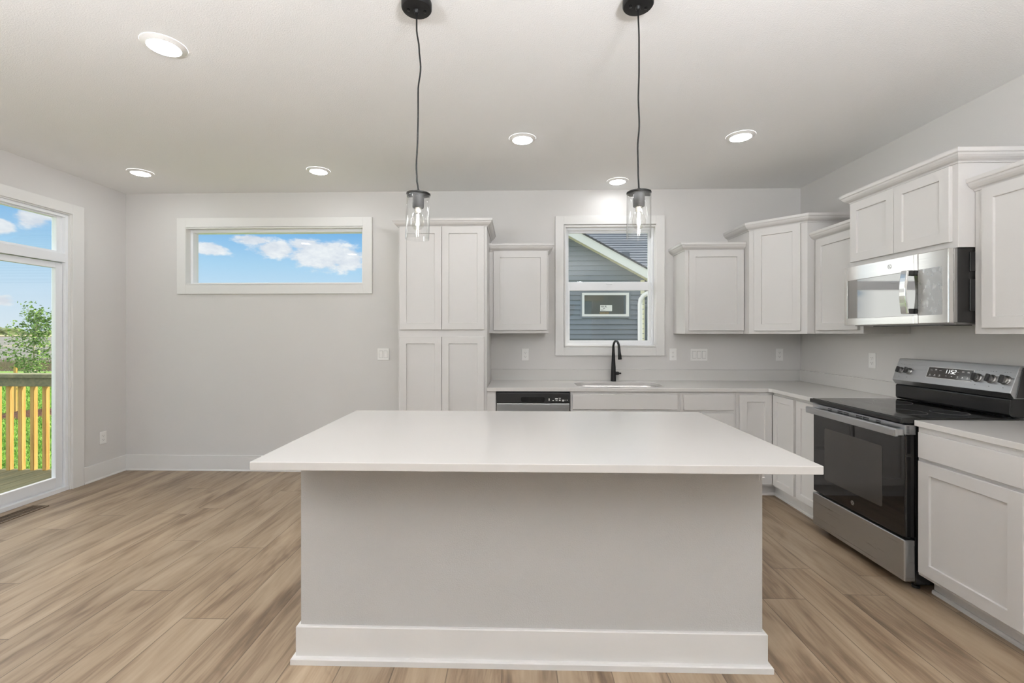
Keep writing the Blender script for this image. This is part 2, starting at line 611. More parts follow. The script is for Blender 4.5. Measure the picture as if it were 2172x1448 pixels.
SW = (0.466, 1.360, 1.240, 2.424)      # sink window opening
TW = (-3.315, -1.514, 1.857, 2.430)    # transom opening
DW_ = (2.055, 3.888, 0.0, 2.422)       # patio door opening (Y range on the left wall)
BW = [(-3.0, -1.2, 0.6, 2.4), (-0.9, 0.9, 0.6, 2.4), (1.2, 2.3, 0.6, 2.4)]

fl = MB().box(XL - T, XR + T, YB - T, D + T, -0.12, 0.0).build('floor', 'floor', origin=(0, 0, 0))
tag(fl, kind='structure')
ce = MB().box(XL - T, XR + T, YB - T, D + T, H, H + 0.35).build('ceiling', 'ceil', origin=(0, 0, H))
tag(ce, kind='structure')
tag(MB().box(XL - T, XR + 1.0, D + T + 0.001, 5.02, H - 0.01, H + 0.2).build('sun_shade_eave', 'white_pvc'), kind='structure')  # unseen overhang added, depth set to limit sun through the windows
wall('wall_back', 'y', D, T, XL - T, XR + T, 0, H, [SW, TW])
wall('wall_left', 'x', XL, -T, YB - T, D, 0, H, [DW_])
wall('wall_right', 'x', XR, T, YB - T, D, 0, H, [])
wall('wall_front', 'y', YB, -T, XL, XR, 0, H, BW)

# baseboards with shoe moulding
BASEP = [(0, 0), (0.019, 0), (0.019, 0.008), (0.014, 0.017), (0.014, 0.152), (0.012, 0.154), (0, 0.154)]


def baseboard(name, path):
    return tag(MB().sweep(path, BASEP).build(name, 'trim'), kind='structure')


baseboard('baseboard_back', [(XL + 0.0005, D - 0.0005), (-1.006, D - 0.0005)])
baseboard('baseboard_left', [(XL + 0.0005, 3.998), (XL + 0.0005, D - 0.001)])
baseboard('baseboard_left_2', [(XL + 0.0005, YB + 0.001), (XL + 0.0005, 1.945)])
baseboard('baseboard_right', [(XR - 0.0005, 1.89), (XR - 0.0005, YB + 0.001)])
baseboard('baseboard_front', [(XR - 0.001, YB + 0.0005), (XL + 0.001, YB + 0.0005)])


# ------------------------------------------------------------------ windows
def frame_ring(mb, a0, a1, z0, z1, w, p0, p1, axis='y', wb=None, wt=None):
    """four boards framing the rectangle a0..a1 x z0..z1, w wide inwards, from p0 to p1 across the wall"""
    wb = w if wb is None else wb
    wt = w if wt is None else wt
    for (x0, x1, q0, q1) in ((a0, a0 + w, z0, z1), (a1 - w, a1, z0, z1), (a0 + w, a1 - w, z0, z0 + wb), (a0 + w, a1 - w, z1 - wt, z1)):
        if axis == 'y':
            mb.box(x0, x1, p0, p1, q0, q1)
        else:
            mb.box(p0, p1, x0, x1, q0, q1)
    return mb


# sink window: single-hung
w1 = struct('window_1', (0.913, D, 1.155))
frame_ring(MB(), SW[0] - 0.089, SW[1] + 0.075, SW[2] - 0.086, SW[3] + 0.092, 0.082, D - 0.02, D - 0.0005).build('window_casing', 'trim', w1, bevel=0.002)
frame_ring(MB(), SW[0], SW[1], SW[2], SW[3], 0.012, D - 0.012, D + 0.10).build('window_jamb', 'trim', w1)
frame_ring(MB(), SW[0] + 0.012, SW[1] - 0.012, SW[2] + 0.012, SW[3] - 0.012, 0.022, D + 0.045, D + 0.13).build('window_frame', 'vinyl', w1, bevel=0.002)
us = frame_ring(MB(), 0.496, 1.330, 1.845, 2.395, 0.022, D + 0.092, D + 0.118, wb=0.040).build('sash', 'vinyl', w1, bevel=0.0015)
MB().box(0.517, 1.309, D + 0.103, D + 0.107, 1.884, 2.374).build('pane', 'glass', us)
ls = frame_ring(MB(), 0.496, 1.330, 1.262, 1.874, 0.030, D + 0.060, D + 0.088, wb=0.040, wt=0.078).build('sash', 'vinyl', w1, bevel=0.0015)
MB().box(0.525, 1.301, D + 0.072, D + 0.076, 1.300, 1.798).build('pane', 'glass', ls)
MB().box(0.885, 0.945, D + 0.045, D + 0.062, 1.857, 1.868).build('sash_lock', 'vinyl', w1, bevel=0.003)

# transom window
w2 = struct('window_2', (-2.41, D, 1.761))
frame_ring(MB(), -3.394, -1.428, 1.764, 2.521, 0.090, D - 0.02, D - 0.0005).build('window_casing', 'trim', w2, bevel=0.002)
frame_ring(MB(), TW[0], TW[1], TW[2], TW[3], 0.012, D - 0.012, D + 0.10).build('window_jamb', 'trim', w2)
fr2 = frame_ring(MB(), TW[0] + 0.012, TW[1] - 0.012, TW[2] + 0.012, TW[3] - 0.012, 0.026, D + 0.05, D + 0.13, wb=0.014, wt=0.03).build('window_frame', 'vinyl', w2, bevel=0.003)
MB().box(TW[0] + 0.03, TW[1] - 0.03, D + 0.098, D + 0.102, TW[2] + 0.02, TW[3] - 0.03).build('pane', 'transom_glass', fr2)

# windows of the wall behind the camera
for i, (a0, a1, z0, z1) in enumerate(BW):
    wv = struct('window_%d' % (i + 3), ((a0 + a1) / 2, YB, z0))
    frame_ring(MB(), a0 - 0.09, a1 + 0.09, z0 - 0.09, z1 + 0.09, 0.09, YB + 0.0005, YB + 0.02).build('window_casing', 'trim', wv)
    f3 = frame_ring(MB(), a0, a1, z0, z1, 0.05, YB - 0.12, YB - 0.04).build('window_frame', 'vinyl', wv)
    MB().box(a0 + 0.04, a1 - 0.04, YB - 0.083, YB - 0.079, z0 + 0.04, z1 - 0.04).build('pane', 'glass', f3)

# ------------------------------------------------------------------ patio door with transom light (left wall)
d1 = struct('door_1', (XL, 2.97, 0))
mb = MB()
x0, x1 = XL + 0.0005, XL + 0.02
mb.box(x0, x1, 3.888, 3.993, 0, 2.508)
mb.box(x0, x1, 1.95, 2.055, 0, 2.508)
mb.box(x0, x1, 2.055, 3.888, 2.42, 2.508)
mb.build('door_casing', 'trim', d1, bevel=0.002)
mb = MB()
mb.box(XL - 0.15, XL + 0.004, 3.876, 3.888, 0, 2.422).box(XL - 0.15, XL + 0.004, 2.055, 2.067, 0, 2.422).box(XL - 0.15, XL + 0.004, 2.067, 3.876, 2.41, 2.422)
mb.build('door_jamb', 'trim', d1)
mb = MB()
mb.box(XL - 0.13, XL - 0.012, 3.852, 3.876, 0, 2.41).box(XL - 0.13, XL - 0.012, 2.067, 2.091, 0, 2.41)
mb.box(XL - 0.13, XL - 0.012, 2.091, 3.852, 2.385, 2.41).box(XL - 0.13, XL - 0.012, 2.091, 3.852, 1.99, 2.066)
mb.box(XL - 0.14, XL - 0.002, 2.067, 3.876, 0.0, 0.034)
mb.box(XL - 0.06, XL - 0.045, 2.091, 3.852, 0.034, 0.048)
mb.build('door_frame', 'vinyl', d1, bevel=0.002)
tl = frame_ring(MB(), 2.091, 3.852, 2.066, 2.385, 0.05, XL - 0.085, XL - 0.04, 'x', wb=0.02, wt=0.012).build('transom_sash', 'vinyl', d1, bevel=0.002)
MB().box(XL - 0.060, XL - 0.056, 2.13, 3.81, 2.08, 2.378).build('pane', 'glass', tl)
p1 = frame_ring(MB(), 2.96, 3.850, 0.048, 1.985, 0.058, XL - 0.076, XL - 0.036, 'x', wb=0.082, wt=0.05).build('door_panel', 'vinyl', d1, bevel=0.003)
MB().box(XL - 0.058, XL - 0.054, 3.01, 3.796, 0.12, 1.94).build('pane', 'glass', p1)
p2 = frame_ring(MB(), 2.093, 3.00, 0.036, 1.985, 0.058, XL - 0.122, XL - 0.082, 'x', wb=0.082, wt=0.05).build('door_panel', 'vinyl', d1, bevel=0.003)
MB().box(XL - 0.104, XL - 0.10, 2.15, 2.945, 0.11, 1.94).build('pane', 'glass', p2)
MB().box(XL - 0.036, XL - 0.012, 2.985, 3.005, 0.9, 1.15).build('door_handle', 'vinyl', p1, bevel=0.004)

# ------------------------------------------------------------------ cabinet kit


class Frame:
    """local frame: u along the face, n outwards, z up"""
    def __init__(s, o, u, n):
        s.o, s.u, s.n = Vector(o), Vector(u), Vector(n)

    def __call__(s, u, n, z):
        p = s.o + s.u * u + s.n * n
        return (p.x, p.y, z)


BACKF = Frame((0, 0, 0), (1, 0, 0), (0, -1, 0))      # faces -Y : n = -Y
RIGHTF = Frame((0, 0, 0), (0, -1, 0), (-1, 0, 0))    # faces -X : u = -Y


def shaker(F, u0, u1, z0, z1, n0, parent, name='door', rail=0.058, thick=0.019, rec=0.010, mat='cab'):
    """five-piece door: frame with a recessed panel; n0 is the plane of its back"""
    mb = MB()
    n1 = n0 + thick
    nr = n1 - rec
    def ring(a, b):
        for k in range(4):
            j = (k + 1) % 4
            mb.face([a[k], a[j], b[j], b[k]])
    def rect(d, n):
        return [F(u0 + d, n, z0 + d), F(u1 - d, n, z0 + d), F(u1 - d, n, z1 - d), F(u0 + d, n, z1 - d)]
    e = 0.0015
    A = rect(0, n0); A2 = rect(0, n1 - e); B = rect(e, n1); Cc = rect(rail - 0.001, n1); Dd = rect(rail, n1 - 0.001); E = rect(rail + 0.002, nr)
    mb.face(A); ring(A, A2); ring(A2, B); ring(B, Cc); ring(Cc, Dd); ring(Dd, E); mb.face(E)
    bmesh.ops.remove_doubles(mb.bm, verts=mb.bm.verts, dist=1e-6)
    return mb.build(name, mat, parent)


def slab(F, u0, u1, z0, z1, n0, parent, name='drawer', thick=0.019, mat='cab'):
    return MB().box(u0, u1, n0, n0 + thick, z0, z1, T=F).build(name, mat, parent, bevel=0.002)


def crown_prof(z):
    p = [(0.0, 0.0), (0.006, 0.0), (0.008, 0.006), (0.012, 0.010), (0.020, 0.014), (0.030, 0.022), (0.038, 0.032), (0.042, 0.042),
         (0.046, 0.044), (0.048, 0.048), (0.048, 0.066), (0.0, 0.066)]
    return [(a, b + z) for (a, b) in p]


G_W = 'white wall cabinets'
G_B = 'white base cabinets'
Y24, Y12 = 3.830, 4.143    # face planes of deep and shallow cabinets along the back wall
e_ = 0.001

# pantry
t = thing('pantry_cabinet', (-0.628, 4.14, 0), 'tall white pantry cabinet with four doors, standing from floor to above the windows', 'cabinet')
MB().box(-1.005, -0.253, Y24, D - e_, 0.10, 2.284).build('cabinet_body', 'cab', t, bevel=0.001)
MB().box(-1.005, -0.253, Y24 + 0.075, D - e_, 0.0, 0.10).build('toe_kick', 'cab', t)
for (a, b) in ((-0.993, -0.6365), (-0.6325, -0.275)):
    shaker(BACKF, a, b, 1.403, 2.275, -Y24 + 0.0005, t)
    shaker(BACKF, a, b, 0.115, 1.343, -Y24 + 0.0005, t)
MB().sweep([(-1.005, D - e_), (-1.005, Y24), (-0.253, Y24), (-0.253, D - e_)][::1], crown_prof(2.274)).build('crown_molding', 'cab', t)


def wall_cabinet(x0, x1, z0, z1, doors, label, cz, ret=(True, True), yf=Y12):
    t = thing('wall_cabinet', ((x0 + x1) / 2, (yf + D) / 2, z0), label, 'cabinet', G_W)
    MB().box(x0, x1, yf, D - e_, z0, z1).build('cabinet_body', 'cab', t, bevel=0.001)
    for d in doors:
        shaker(BACKF, *d, -yf + 0.0005, t)
    path = [(x0, yf), (x1, yf)]
    if ret[0]: path = [(x0, D - e_)] + path
    if ret[1]: path = path + [(x1, D - e_)]
    MB().sweep(path, crown_prof(cz)).build('crown_molding', 'cab', t)
    return t


wall_cabinet(-0.2525, 0.289, 1.373, 2.134, [(-0.212, 0.275, 1.400, 2.120)], 'single-door white wall cabinet beside the tall pantry cabinet', 2.121, (False, True))
wall_cabinet(1.523, 2.0485, 1.368, 2.134, [(1.555, 2.042, 1.397, 2.120)], 'single-door white wall cabinet between the sink window and the diagonal corner cabinet', 2.121, (True, False))

# diagonal corner wall cabinet
CA, CB = (2.050, 4.050), (2.360, 3.740)
t = thing('corner_wall_cabinet', (2.45, 4.15, 1.368), 'taller white corner wall cabinet with one diagonal door', 'cabinet', G_W)
MB().prism([(2.050, D - e_), CA, CB, (XR - e_, 3.740), (XR - e_, D - e_)], 1.368, 2.284, lambda u, v, w: (u, v, w)).build('cabinet_body', 'cab', t, bevel=0.001)
r2 = math.sqrt(0.5)
DF = Frame((CA[0], CA[1], 0), (r2, -r2, 0), (-r2, -r2, 0))
Ld = 0.310 / r2
shaker(DF, 0.045, Ld - 0.045, 1.394, 2.272, 0.0005, t)
MB().sweep([(2.050, D - e_), CA, CB, (XR - e_, 3.740)], crown_prof(2.274)).build('crown_molding', 'cab', t)

XF = 2.420     # face plane of shallow cabinets on the right wall


def wall_cabinet_r(y1, y0, z0, z1, doors, label, cz, xf, ret):
    """y1 is the far end, y0 the near end"""
    t = thing('wall_cabinet', ((xf + XR) / 2, (y0 + y1) / 2, z0), label, 'cabinet', G_W)
    MB().box(xf, XR - e_, y0, y1, z0, z1).build('cabinet_body', 'cab', t, bevel=0.001)
    for (ya, yb, za, zb) in doors:
        shaker(RIGHTF, -ya, -yb, za, zb, -xf + 0.0005, t)
    path = [(xf, y1), (xf, y0)]
    if ret[0]: path = [(XR - e_, y1)] + path
    if ret[1]: path = path + [(XR - e_, y0)]
    MB().sweep(path, crown_prof(cz)).build('crown_molding', 'cab', t)
    return t


wall_cabinet_r(3.738, 3.2245, 1.370, 2.134, [(3.70, 3.255, 1.397, 2.120)], 'narrow white wall cabinet between the corner cabinet and the microwave', 2.121, XF, (False, False))
wall_cabinet_r(3.2225, 2.4565, 1.829, 2.284, [(3.210, 2.848, 1.864, 2.268), (2.8445, 2.488, 1.864, 2.268)], 'short two-door white cabinet mounted right above the microwave', 2.274, 2.335, (True, True))
wall_cabinet_r(2.4545, 1.84, 1.370, 2.134, [(2.405, 1.87, 1.400, 2.120)], 'white wall cabinet cut by the picture edge, beside the microwave', 2.121, XF, (False, False))

# ------------------------------------------------------------------ base cabinets
ZC = 0.914
ZU = 0.884
XB = 2.120     # face plane of right run


def base_shoe(mb, path):
    mb.sweep(path, [(0, 0), (0.013, 0), (0.013, 0.012), (0.008, 0.02), (0, 0.02)])
    return mb


# filler panel between pantry and dishwasher
t = thing('filler_panel', (-0.2125, 4.1, 0), 'narrow white end panel between the pantry cabinet and the dishwasher', 'panel')
MB().box(-0.2515, -0.1765, Y24, D - e_, 0.0, ZU - e_).build('panel', 'cab', t, bevel=0.001)
# sink base
t = thing('base_cabinet', (0.92, 4.14, 0), 'white sink base cabinet beside the dishwasher, with a false drawer front', 'cabinet', G_B)
mb = MB()
mb.box(0.4525, 1.3665, Y24, Y24 + 0.02, 0.10, ZU - e_).box(0.4525, 0.4705, Y24 + .02, D - e_, 0.10, ZU - e_).box(1.3485, 1.3665, Y24 + .02, D - e_, 0.10, ZU - e_).box(0.4705, 1.3485, Y24 + .02, D - e_, 0.10, 0.12)
mb.build('cabinet_body', 'cab', t)
MB().box(0.4525, 1.3665, Y24 + 0.075, Y24 + 0.095, 0, 0.10).build('toe_kick', 'cab', t)
slab(BACKF, 0.470, 1.343, 0.735, 0.860, -Y24 + 0.0005, t, 'false_front')
shaker(BACKF, 0.470, 0.904, 0.118, 0.708, -Y24 + 0.0005, t)
shaker(BACKF, 0.909, 1.343, 0.118, 0.708, -Y24 + 0.0005, t)
# drawer base
t = thing('base_cabinet', (1.6, 4.14, 0), 'white three-drawer base cabinet beside the sink base', 'cabinet', G_B)
MB().box(1.3675, 1.8295, Y24, D - e_, 0.10, ZU - e_).build('cabinet_body', 'cab', t, bevel=0.001)
MB().box(1.3675, 1.8295, Y24 + 0.075, D - e_, 0, 0.10).build('toe_kick', 'cab', t)
for (za, zb) in ((0.732, 0.861), (0.432, 0.708), (0.118, 0.408)):
    slab(BACKF, 1.394, 1.807, za, zb, -Y24 + 0.0005, t)
# corner base with a folding pair of doors
t = thing('corner_base_cabinet', (2.4, 4.1, 0), 'white inner-corner base cabinet with two doors meeting in the corner', 'cabinet', G_B)
L2 = lambda u, v, w: (u, v, w)
MB().prism([(1.8305, D - e_), (1.8305, Y24), (2.143, Y24), (XB + .019, Y24 - .004), (XB + .019, 3.5085), (XR - e_, 3.5085), (XR - e_, D - e_)], 0.10, ZU - e_, L2).build('cabinet_body', 'cab', t)
MB().prism([(1.8305, D - e_), (1.8305, Y24 + .075), (XB + .075, Y24 + .075), (XB + .075, 3.5085), (XR - e_, 3.5085), (XR - e_, D - e_)], 0.0, 0.10, L2).build('toe_kick', 'cab', t)
shaker(BACKF, 1.854, 2.118, 0.118, 0.861, -Y24 + 0.0005, t)
shaker(RIGHTF, -3.806, -3.528, 0.118, 0.861, -(XB + .019) + 0.0005, t, rail=0.05)
base_shoe(MB(), [(1.8305, Y24 + .075), (XB + .075, Y24 + .075), (XB + .075, 3.5085)]).build('shoe_molding', 'cab', t)
# narrow base next to the range
t = thing('base_cabinet', (2.4, 3.36, 0), 'narrow white one-door base cabinet between corner and range', 'cabinet', G_B)
MB().box(XB + .019, XR - e_, 3.2265, 3.5075, 0.10, ZU - e_).build('cabinet_body', 'cab', t, bevel=0.001)
MB().box(XB + .075, XR - e_, 3.2265, 3.5075, 0, 0.10).build('toe_kick', 'cab', t)
shaker(RIGHTF, -3.492, -3.240, 0.118, 0.861, -(XB + .019) + 0.0005, t, rail=0.05)
base_shoe(MB(), [(XB + .075, 3.5075), (XB + .075, 3.2265)]).build('shoe_molding', 'cab', t)
# near base right of the range
t = thing('base_cabinet', (2.4, 2.17, 0), 'large white base cabinet with one drawer and one door in front of the range', 'cabinet', G_B)
MB().box(XB + .004, XR - e_, 1.895, 2.4505, 0.10, ZU - e_).build('cabinet_body', 'cab', t, bevel=0.001)
MB().box(XB + .085, XR - e_, 1.895, 2.4505, 0, 0.10).build('toe_kick', 'cab', t)
slab(RIGHTF, -2.432, -1.938, 0.724, 0.856, -(XB + .004) + 0.0005, t)
shaker(RIGHTF, -2.432, -1.938, 0.122, 0.706, -(XB + .004) + 0.0005, t, rail=0.062)
base_shoe(MB(), [(XB + .085, 2.4505), (XB + .085, 1.895)]).build('shoe_molding', 'cab', t)


# ------------------------------------------------------------------ countertops
def counter_slab(outer, hole, z0, z1):
    bm = bmesh.new()
    def loop(pts):
        vs = [bm.verts.new((p[0], p[1], z1)) for p in pts]
        return [bm.edges.new((vs[i], vs[(i + 1) % len(vs)])) for i in range(len(vs))]
    es = loop(outer)
    if hole: es += loop(hole)
    bmesh.ops.triangle_fill(bm, edges=es, use_beauty=True)
    r = bmesh.ops.extrude_face_region(bm, geom=bm.faces[:])
    bmesh.ops.translate(bm, verts=[g for g in r['geom'] if isinstance(g, bmesh.types.BMVert)], vec=(0, 0, z0 - z1))
    mb = MB()
    mb.bm.free()
    mb.bm = bm
    return mb


def rrect(x0, x1, y0, y1, r, seg=10):
    pts = []
    for (cx, cy, a0) in ((x1 - r, y1 - r, 0), (x0 + r, y1 - r, 90), (x0 + r, y0 + r, 180), (x1 - r, y0 + r, 270)):
        for k in range(seg + 1):
            a = math.radians(a0 + 90 * k / seg)
            pts.append((cx + r * math.cos(a), cy + r * math.sin(a)))
    return pts


YE = 3.808
SINK = (0.530, 1.290, 3.905, 4.272)
t = thing('kitchen_countertop', (0.9, 4.1, ZU), 'white quartz countertop running along the back wall and around the corner', 'countertop')
counter_slab([(-0.2515, D - e_), (-0.2515, YE), (2.085, YE), (2.104, YE - 0.019), (2.104, 3.2205), (XR - e_, 3.2205), (XR - e_, D - e_)],
             rrect(*SINK, 0.11), ZU, ZC).build('counter_slab', 'quartz', t, bevel=0.003)
MB().box(-0.2515, XR - 0.021, D - 0.021, D - e_, ZC, 1.019).build('backsplash', 'quartz', t, bevel=0.0015)
MB().box(XR - 0.021, XR - e_, 3.2205, D - e_, ZC, 1.019).build('backsplash', 'quartz', t, bevel=0.0015)

t = thing('kitchen_countertop', (2.42, 2.1, ZU), 'short white quartz countertop on the near side of the range', 'countertop')
MB().box(2.104, XR - e_, 1.60, 2.4545, ZU, ZC).build('counter_slab', 'quartz', t, bevel=0.003)
MB().box(XR - 0.021, XR - e_, 1.60, 2.4545, ZC, 1.019).build('backsplash', 'quartz', t, bevel=0.0015)

# sink
t = thing('kitchen_sink', (0.91, 4.09, 0.68), 'stainless steel undermount sink set below the window', 'sink')
mb = MB()
prev = None
for (g, z, r) in ((0.012, ZU - 0.0005, 0.12), (0.0, ZU - 0.0005, 0.11), (-0.004, ZU - 0.01, 0.108), (-0.012, 0.72, 0.10), (-0.035, 0.70, 0.08), (-0.06, 0.695, 0.06)):
    ring = [mb.bm.verts.new((p[0], p[1], z)) for p in rrect(SINK[0] - g, SINK[1] + g, SINK[2] - g, SINK[3] + g, r)]
    if prev:
        for k in range(len(ring)):
            j = (k + 1) % len(ring)
            mb.bm.faces.new([prev[k], prev[j], ring[j], ring[k]])
    prev = ring
mb.bm.faces.new(prev)
mb.build('basin', 'steelh', t, smooth=True)
MB().lathe([(0.045, 0.696), (0.045, 0.698), (0.03, 0.697), (0.012, 0.6965)], (0.91, 4.14, 0), close=True).build('drain', 'greysteel', t, smooth=True)

# faucet
t = thing('kitchen_faucet', (0.926, 4.362, ZC), 'matte black pull-down faucet standing behind the sink', 'faucet')
fx, fy = 0.926, 4.362
MB().lathe([(0.026, ZC), (0.0255, ZC + .01), (0.024, ZC + .06), (0.021, ZC + .14), (0.0165, ZC + .22), (0.012, ZC + .32), (0.0105, ZC + .345)], (fx, fy, 0), 24, close=True).build('faucet_body', 'black', t, smooth=True)
pts = []
for k in range(15):
    a = math.radians(180 - 175 * k / 14)
    pts.append((fx + 0.004 * (1 + math.cos(a)), fy - (0.10 + 0.10 * math.cos(a)), ZC + .325 + 0.062 * math.sin(a)))
MB().tube([(fx, fy, ZC + .28)] + pts, 0.0105, 14).build('spout', 'black', t, smooth=True)
ex, ey, ez = pts[-1]
MB().tube([(ex, ey, ez + .006), (ex + .002, ey - .004, ez - .04), (ex + .006, ey - .012, ez - .105), (ex + .0065, ey - .0125, ez - .112)], [0.0115, 0.013, 0.018, 0.015], 16).build('spray_head', 'black', t, smooth=True)
MB().lathe([(0.0155, 0.018), (0.0165, 0.022), (0.0165, 0.046), (0.013, 0.05), (0.013, 0.053), (0.008, 0.055), (0.007, 0.072), (0.004, 0.074)], (fx, fy, ZC + .075), 20, axis='x', close=True).build('handle', 'black', t, smooth=True)

# ------------------------------------------------------------------ dishwasher
t = thing('dishwasher', (0.137, 4.1, 0), 'dishwasher with a black control panel and stainless door', 'dishwasher')
MB().box(-0.172, 0.447, Y24 + 0.004, D - 0.02, 0.012, ZU - 0.003).build('tub', 'blackplastic', t)
MB().box(-0.168, 0.443, Y24 - 0.018, Y24 + 0.0035, 0.105, 0.782).build('door', 'steel', t, bevel=0.004)
MB().box(-0.170, 0.445, Y24 - 0.022, Y24 + 0.0035, 0.784, 0.871).build('control_panel', 'blackplastic', t, bevel=0.004)
MB().box(-0.165, 0.44, Y24 + 0.04, Y24 + 0.06, 0.0, 0.104).build('toe_kick', 'blackplastic', t)
mb = MB()
mb.prism(rrect(0.035, 0.235, 0.797, 0.838, 0.014, 5), Y24 - 0.0235, Y24 - 0.0222, lambda u, v, w: (u, w, v))
mb.build('pocket_handle', 'blackgloss', t, bevel=0.0005)
mb = MB()
for (a, b, z0_, z1_) in ((0.268, 0.276, 0.806, 0.826), (0.300, 0.312, 0.805, 0.812), (0.322, 0.344, 0.818, 0.828), (0.326, 0.342, 0.806, 0.811), (0.352, 0.370, 0.826, 0.830), (0.354, 0.368, 0.806, 0.816), (0.380, 0.400, 0.808, 0.815), (0.382, 0.396, 0.800, 0.803), (0.408, 0.414, 0.811, 0.814), (0.420, 0.428, 0.811, 0.814)):
    mb.box(a, b, Y24 - 0.0226, Y24 - 0.0218, z0_, z1_)
mb.build('lettering', 'plate', t)

# ------------------------------------------------------------------ range
RY0, RY1 = 2.459, 3.215
RXF = 2.066
t = thing('electric_range', (2.4, 2.837, 0), 'freestanding stainless electric range with black glass oven door', 'range')
mb = MB()
mb.box(RXF + 0.055, XR - 0.02, RY0 + 0.004, RY1 - 0.004, 0.035, 0.893)
mb.build('range_body', 'blackgloss', t, bevel=0.003)
for (a, b) in ((2.16, RY0 + .05), (2.16, RY1 - .05), (2.66, RY0 + .05), (2.66, RY1 - .05)):
    MB().lathe([(0.018, 0.0), (0.018, 0.012), (0.008, 0.014), (0.008, 0.036)], (a, b, 0), 12, close=True).build('foot', 'blackplastic', t)
# cooktop
mb = MB()
mb.box(RXF - 0.022, XR - 0.09, RY0 - 0.002, RY1 + 0.002, 0.894, 0.921)
ct = mb.build('cooktop_frame', 'blackgloss', t, bevel=0.006, seg=3)
MB().box(RXF - 0.008, XR - 0.13, RY0 + 0.012, RY1 - 0.012, 0.9205, 0.9235).build('cooktop_glass', 'cooktop', t, bevel=0.001)
for (bx_, by_, rr_) in ((2.22, 2.66, 0.105), (2.22, 3.02, 0.085), (2.46, 2.64, 0.085), (2.46, 3.03, 0.10)):
    MB().lathe([(rr_, 0.92352), (rr_, 0.92375), (rr_ - 0.002, 0.92375), (rr_ - 0.002, 0.92352)], (bx_, by_, 0), 48).build('burner_ring', 'greysteel', t)
# vent trim behind the handle
mb = MB()
mb.box(RXF - 0.002, RXF + 0.054, RY0 + 0.003, RY1 - 0.003, 0.834, 0.886)
vt = mb.build('vent_trim', 'steel', t, bevel=0.002)
for (yc, wd) in ((3.040, 0.036), (2.945, 0.046), (2.893, 0.046), (2.785, 0.046), (2.733, 0.046), (2.640, 0.036)):
    for zc in (0.8745, 0.8645):
        MB().box(RXF - 0.0028, RXF + 0.002, yc - wd / 2, yc + wd / 2, zc - 0.0025, zc + 0.0025).build('vent_slot', 'slot', vt)
for k in range(4):
    MB().box(RXF + 0.006, RXF + 0.02, RY0 + 0.0022, RY0 + 0.006, 0.842 + k * 0.0105, 0.8465 + k * 0.0105).build('vent_slot', 'slot', vt)
# oven door
od = MB().box(RXF, RXF + 0.052, RY0 + 0.006, RY1 - 0.006, 0.284, 0.832).build('oven_door', 'blackglass', t, bevel=0.004)
MB().prism(rrect(-3.095, -2.615, 0.392, 0.738, 0.012, 4), RXF - 0.0006, RXF + 0.001, lambda u, v, w: (w, -u, v)).build('oven_window', 'ovenglass', od)
hb = MB()
hb.prism([(2.016, 0.822), (2.034, 0.824), (2.036, 0.862), (2.022, 0.868), (2.014, 0.862)], RY0 + 0.008, RY1 - 0.002, lambda u, v, w: (u, w, v))
hh = hb.build('oven_handle', 'steel', t, bevel=0.003)
MB().box(2.030, RXF - 0.001, RY0 + 0.010, RY0 + 0.04, 0.828, 0.862).build('bracket', 'steel', hh, bevel=0.003)
MB().box(2.030, RXF - 0.001, RY1 - 0.04, RY1 - 0.010, 0.828, 0.862).build('bracket', 'steel', hh, bevel=0.003)
MB().box(2.0125, 2.0165, RY0 + 0.014, RY0 + 0.046, 0.830, 0.858).build('end_cap', 'steel', hh, bevel=0.003)
# emblem on the door glass


def emblem(name, F, u, z, n, r, parent, light, dark):
    mb = MB()
    seg = 28
    def disc(r0, r1, na, nb):
        for k in range(seg):
            a, b = 2 * math.pi * k / seg, 2 * math.pi * (k + 1) / seg
            q = [(r0, a), (r1, a), (r1, b), (r0, b)]
            mb.face([F(u + rr * math.cos(t_), nb, z + rr * math.sin(t_)) for rr, t_ in q])
            mb.face([F(u + r1 * math.cos(a), na, z + r1 * math.sin(a)), F(u + r1 * math.cos(b), na, z + r1 * math.sin(b)),
                     F(u + r1 * math.cos(b), nb, z + r1 * math.sin(b)), F(u + r1 * math.cos(a), nb, z + r1 * math.sin(a))])
    disc(0.0005, r, n - 0.0005, n + 0.0008)
    o = mb.build(name, light, parent)
    mb = MB()
    def stroke(pts):
        mb.tube([F(u + a * r, n + 0.0009, z + b * r) for a, b in pts], r * 0.055, 5)
    arc = lambda cx, cy, rr, a0, a1, k=10: [(cx + rr * math.cos(math.radians(a0 + (a1 - a0) * i / k)), cy + rr * math.sin(math.radians(a0 + (a1 - a0) * i / k))) for i in range(k + 1)]
    stroke(arc(0, 0, 0.86, 0, 360, 28))
    stroke(arc(-0.22, 0.05, 0.36, 40, 330) + [(0.06, -0.02), (-0.16, 0.0)])
    stroke([(-0.02, -0.18), (0.02, -0.42), (-0.2, -0.5)])
    stroke(arc(0.3, 0.2, 0.2, 60, 290) + arc(0.3, -0.2, 0.22, 100, 330))
    for a in (45, 135, 225, 315):
        ca, sa = math.cos(math.radians(a)), math.sin(math.radians(a))
        stroke([(0.84 * ca, 0.84 * sa), (0.66 * ca - 0.1 * sa, 0.66 * sa + 0.1 * ca), (0.62 * ca + 0.06 * sa, 0.62 * sa - 0.06 * ca)])
    mb.build('monogram', dark, o)
    return o


emblem('emblem', RIGHTF, -2.842, 0.305 + 0.025, -RXF, 0.0145, od, M['greysteel'], M['blackplastic'])
# storage drawer
mb = MB()
mb.box(RXF - 0.004, RXF + 0.054, RY0 + 0.004, RY1 - 0.004, 0.052, 0.272)
mb.build('storage_drawer', 'steel', t, bevel=0.006, seg=3)
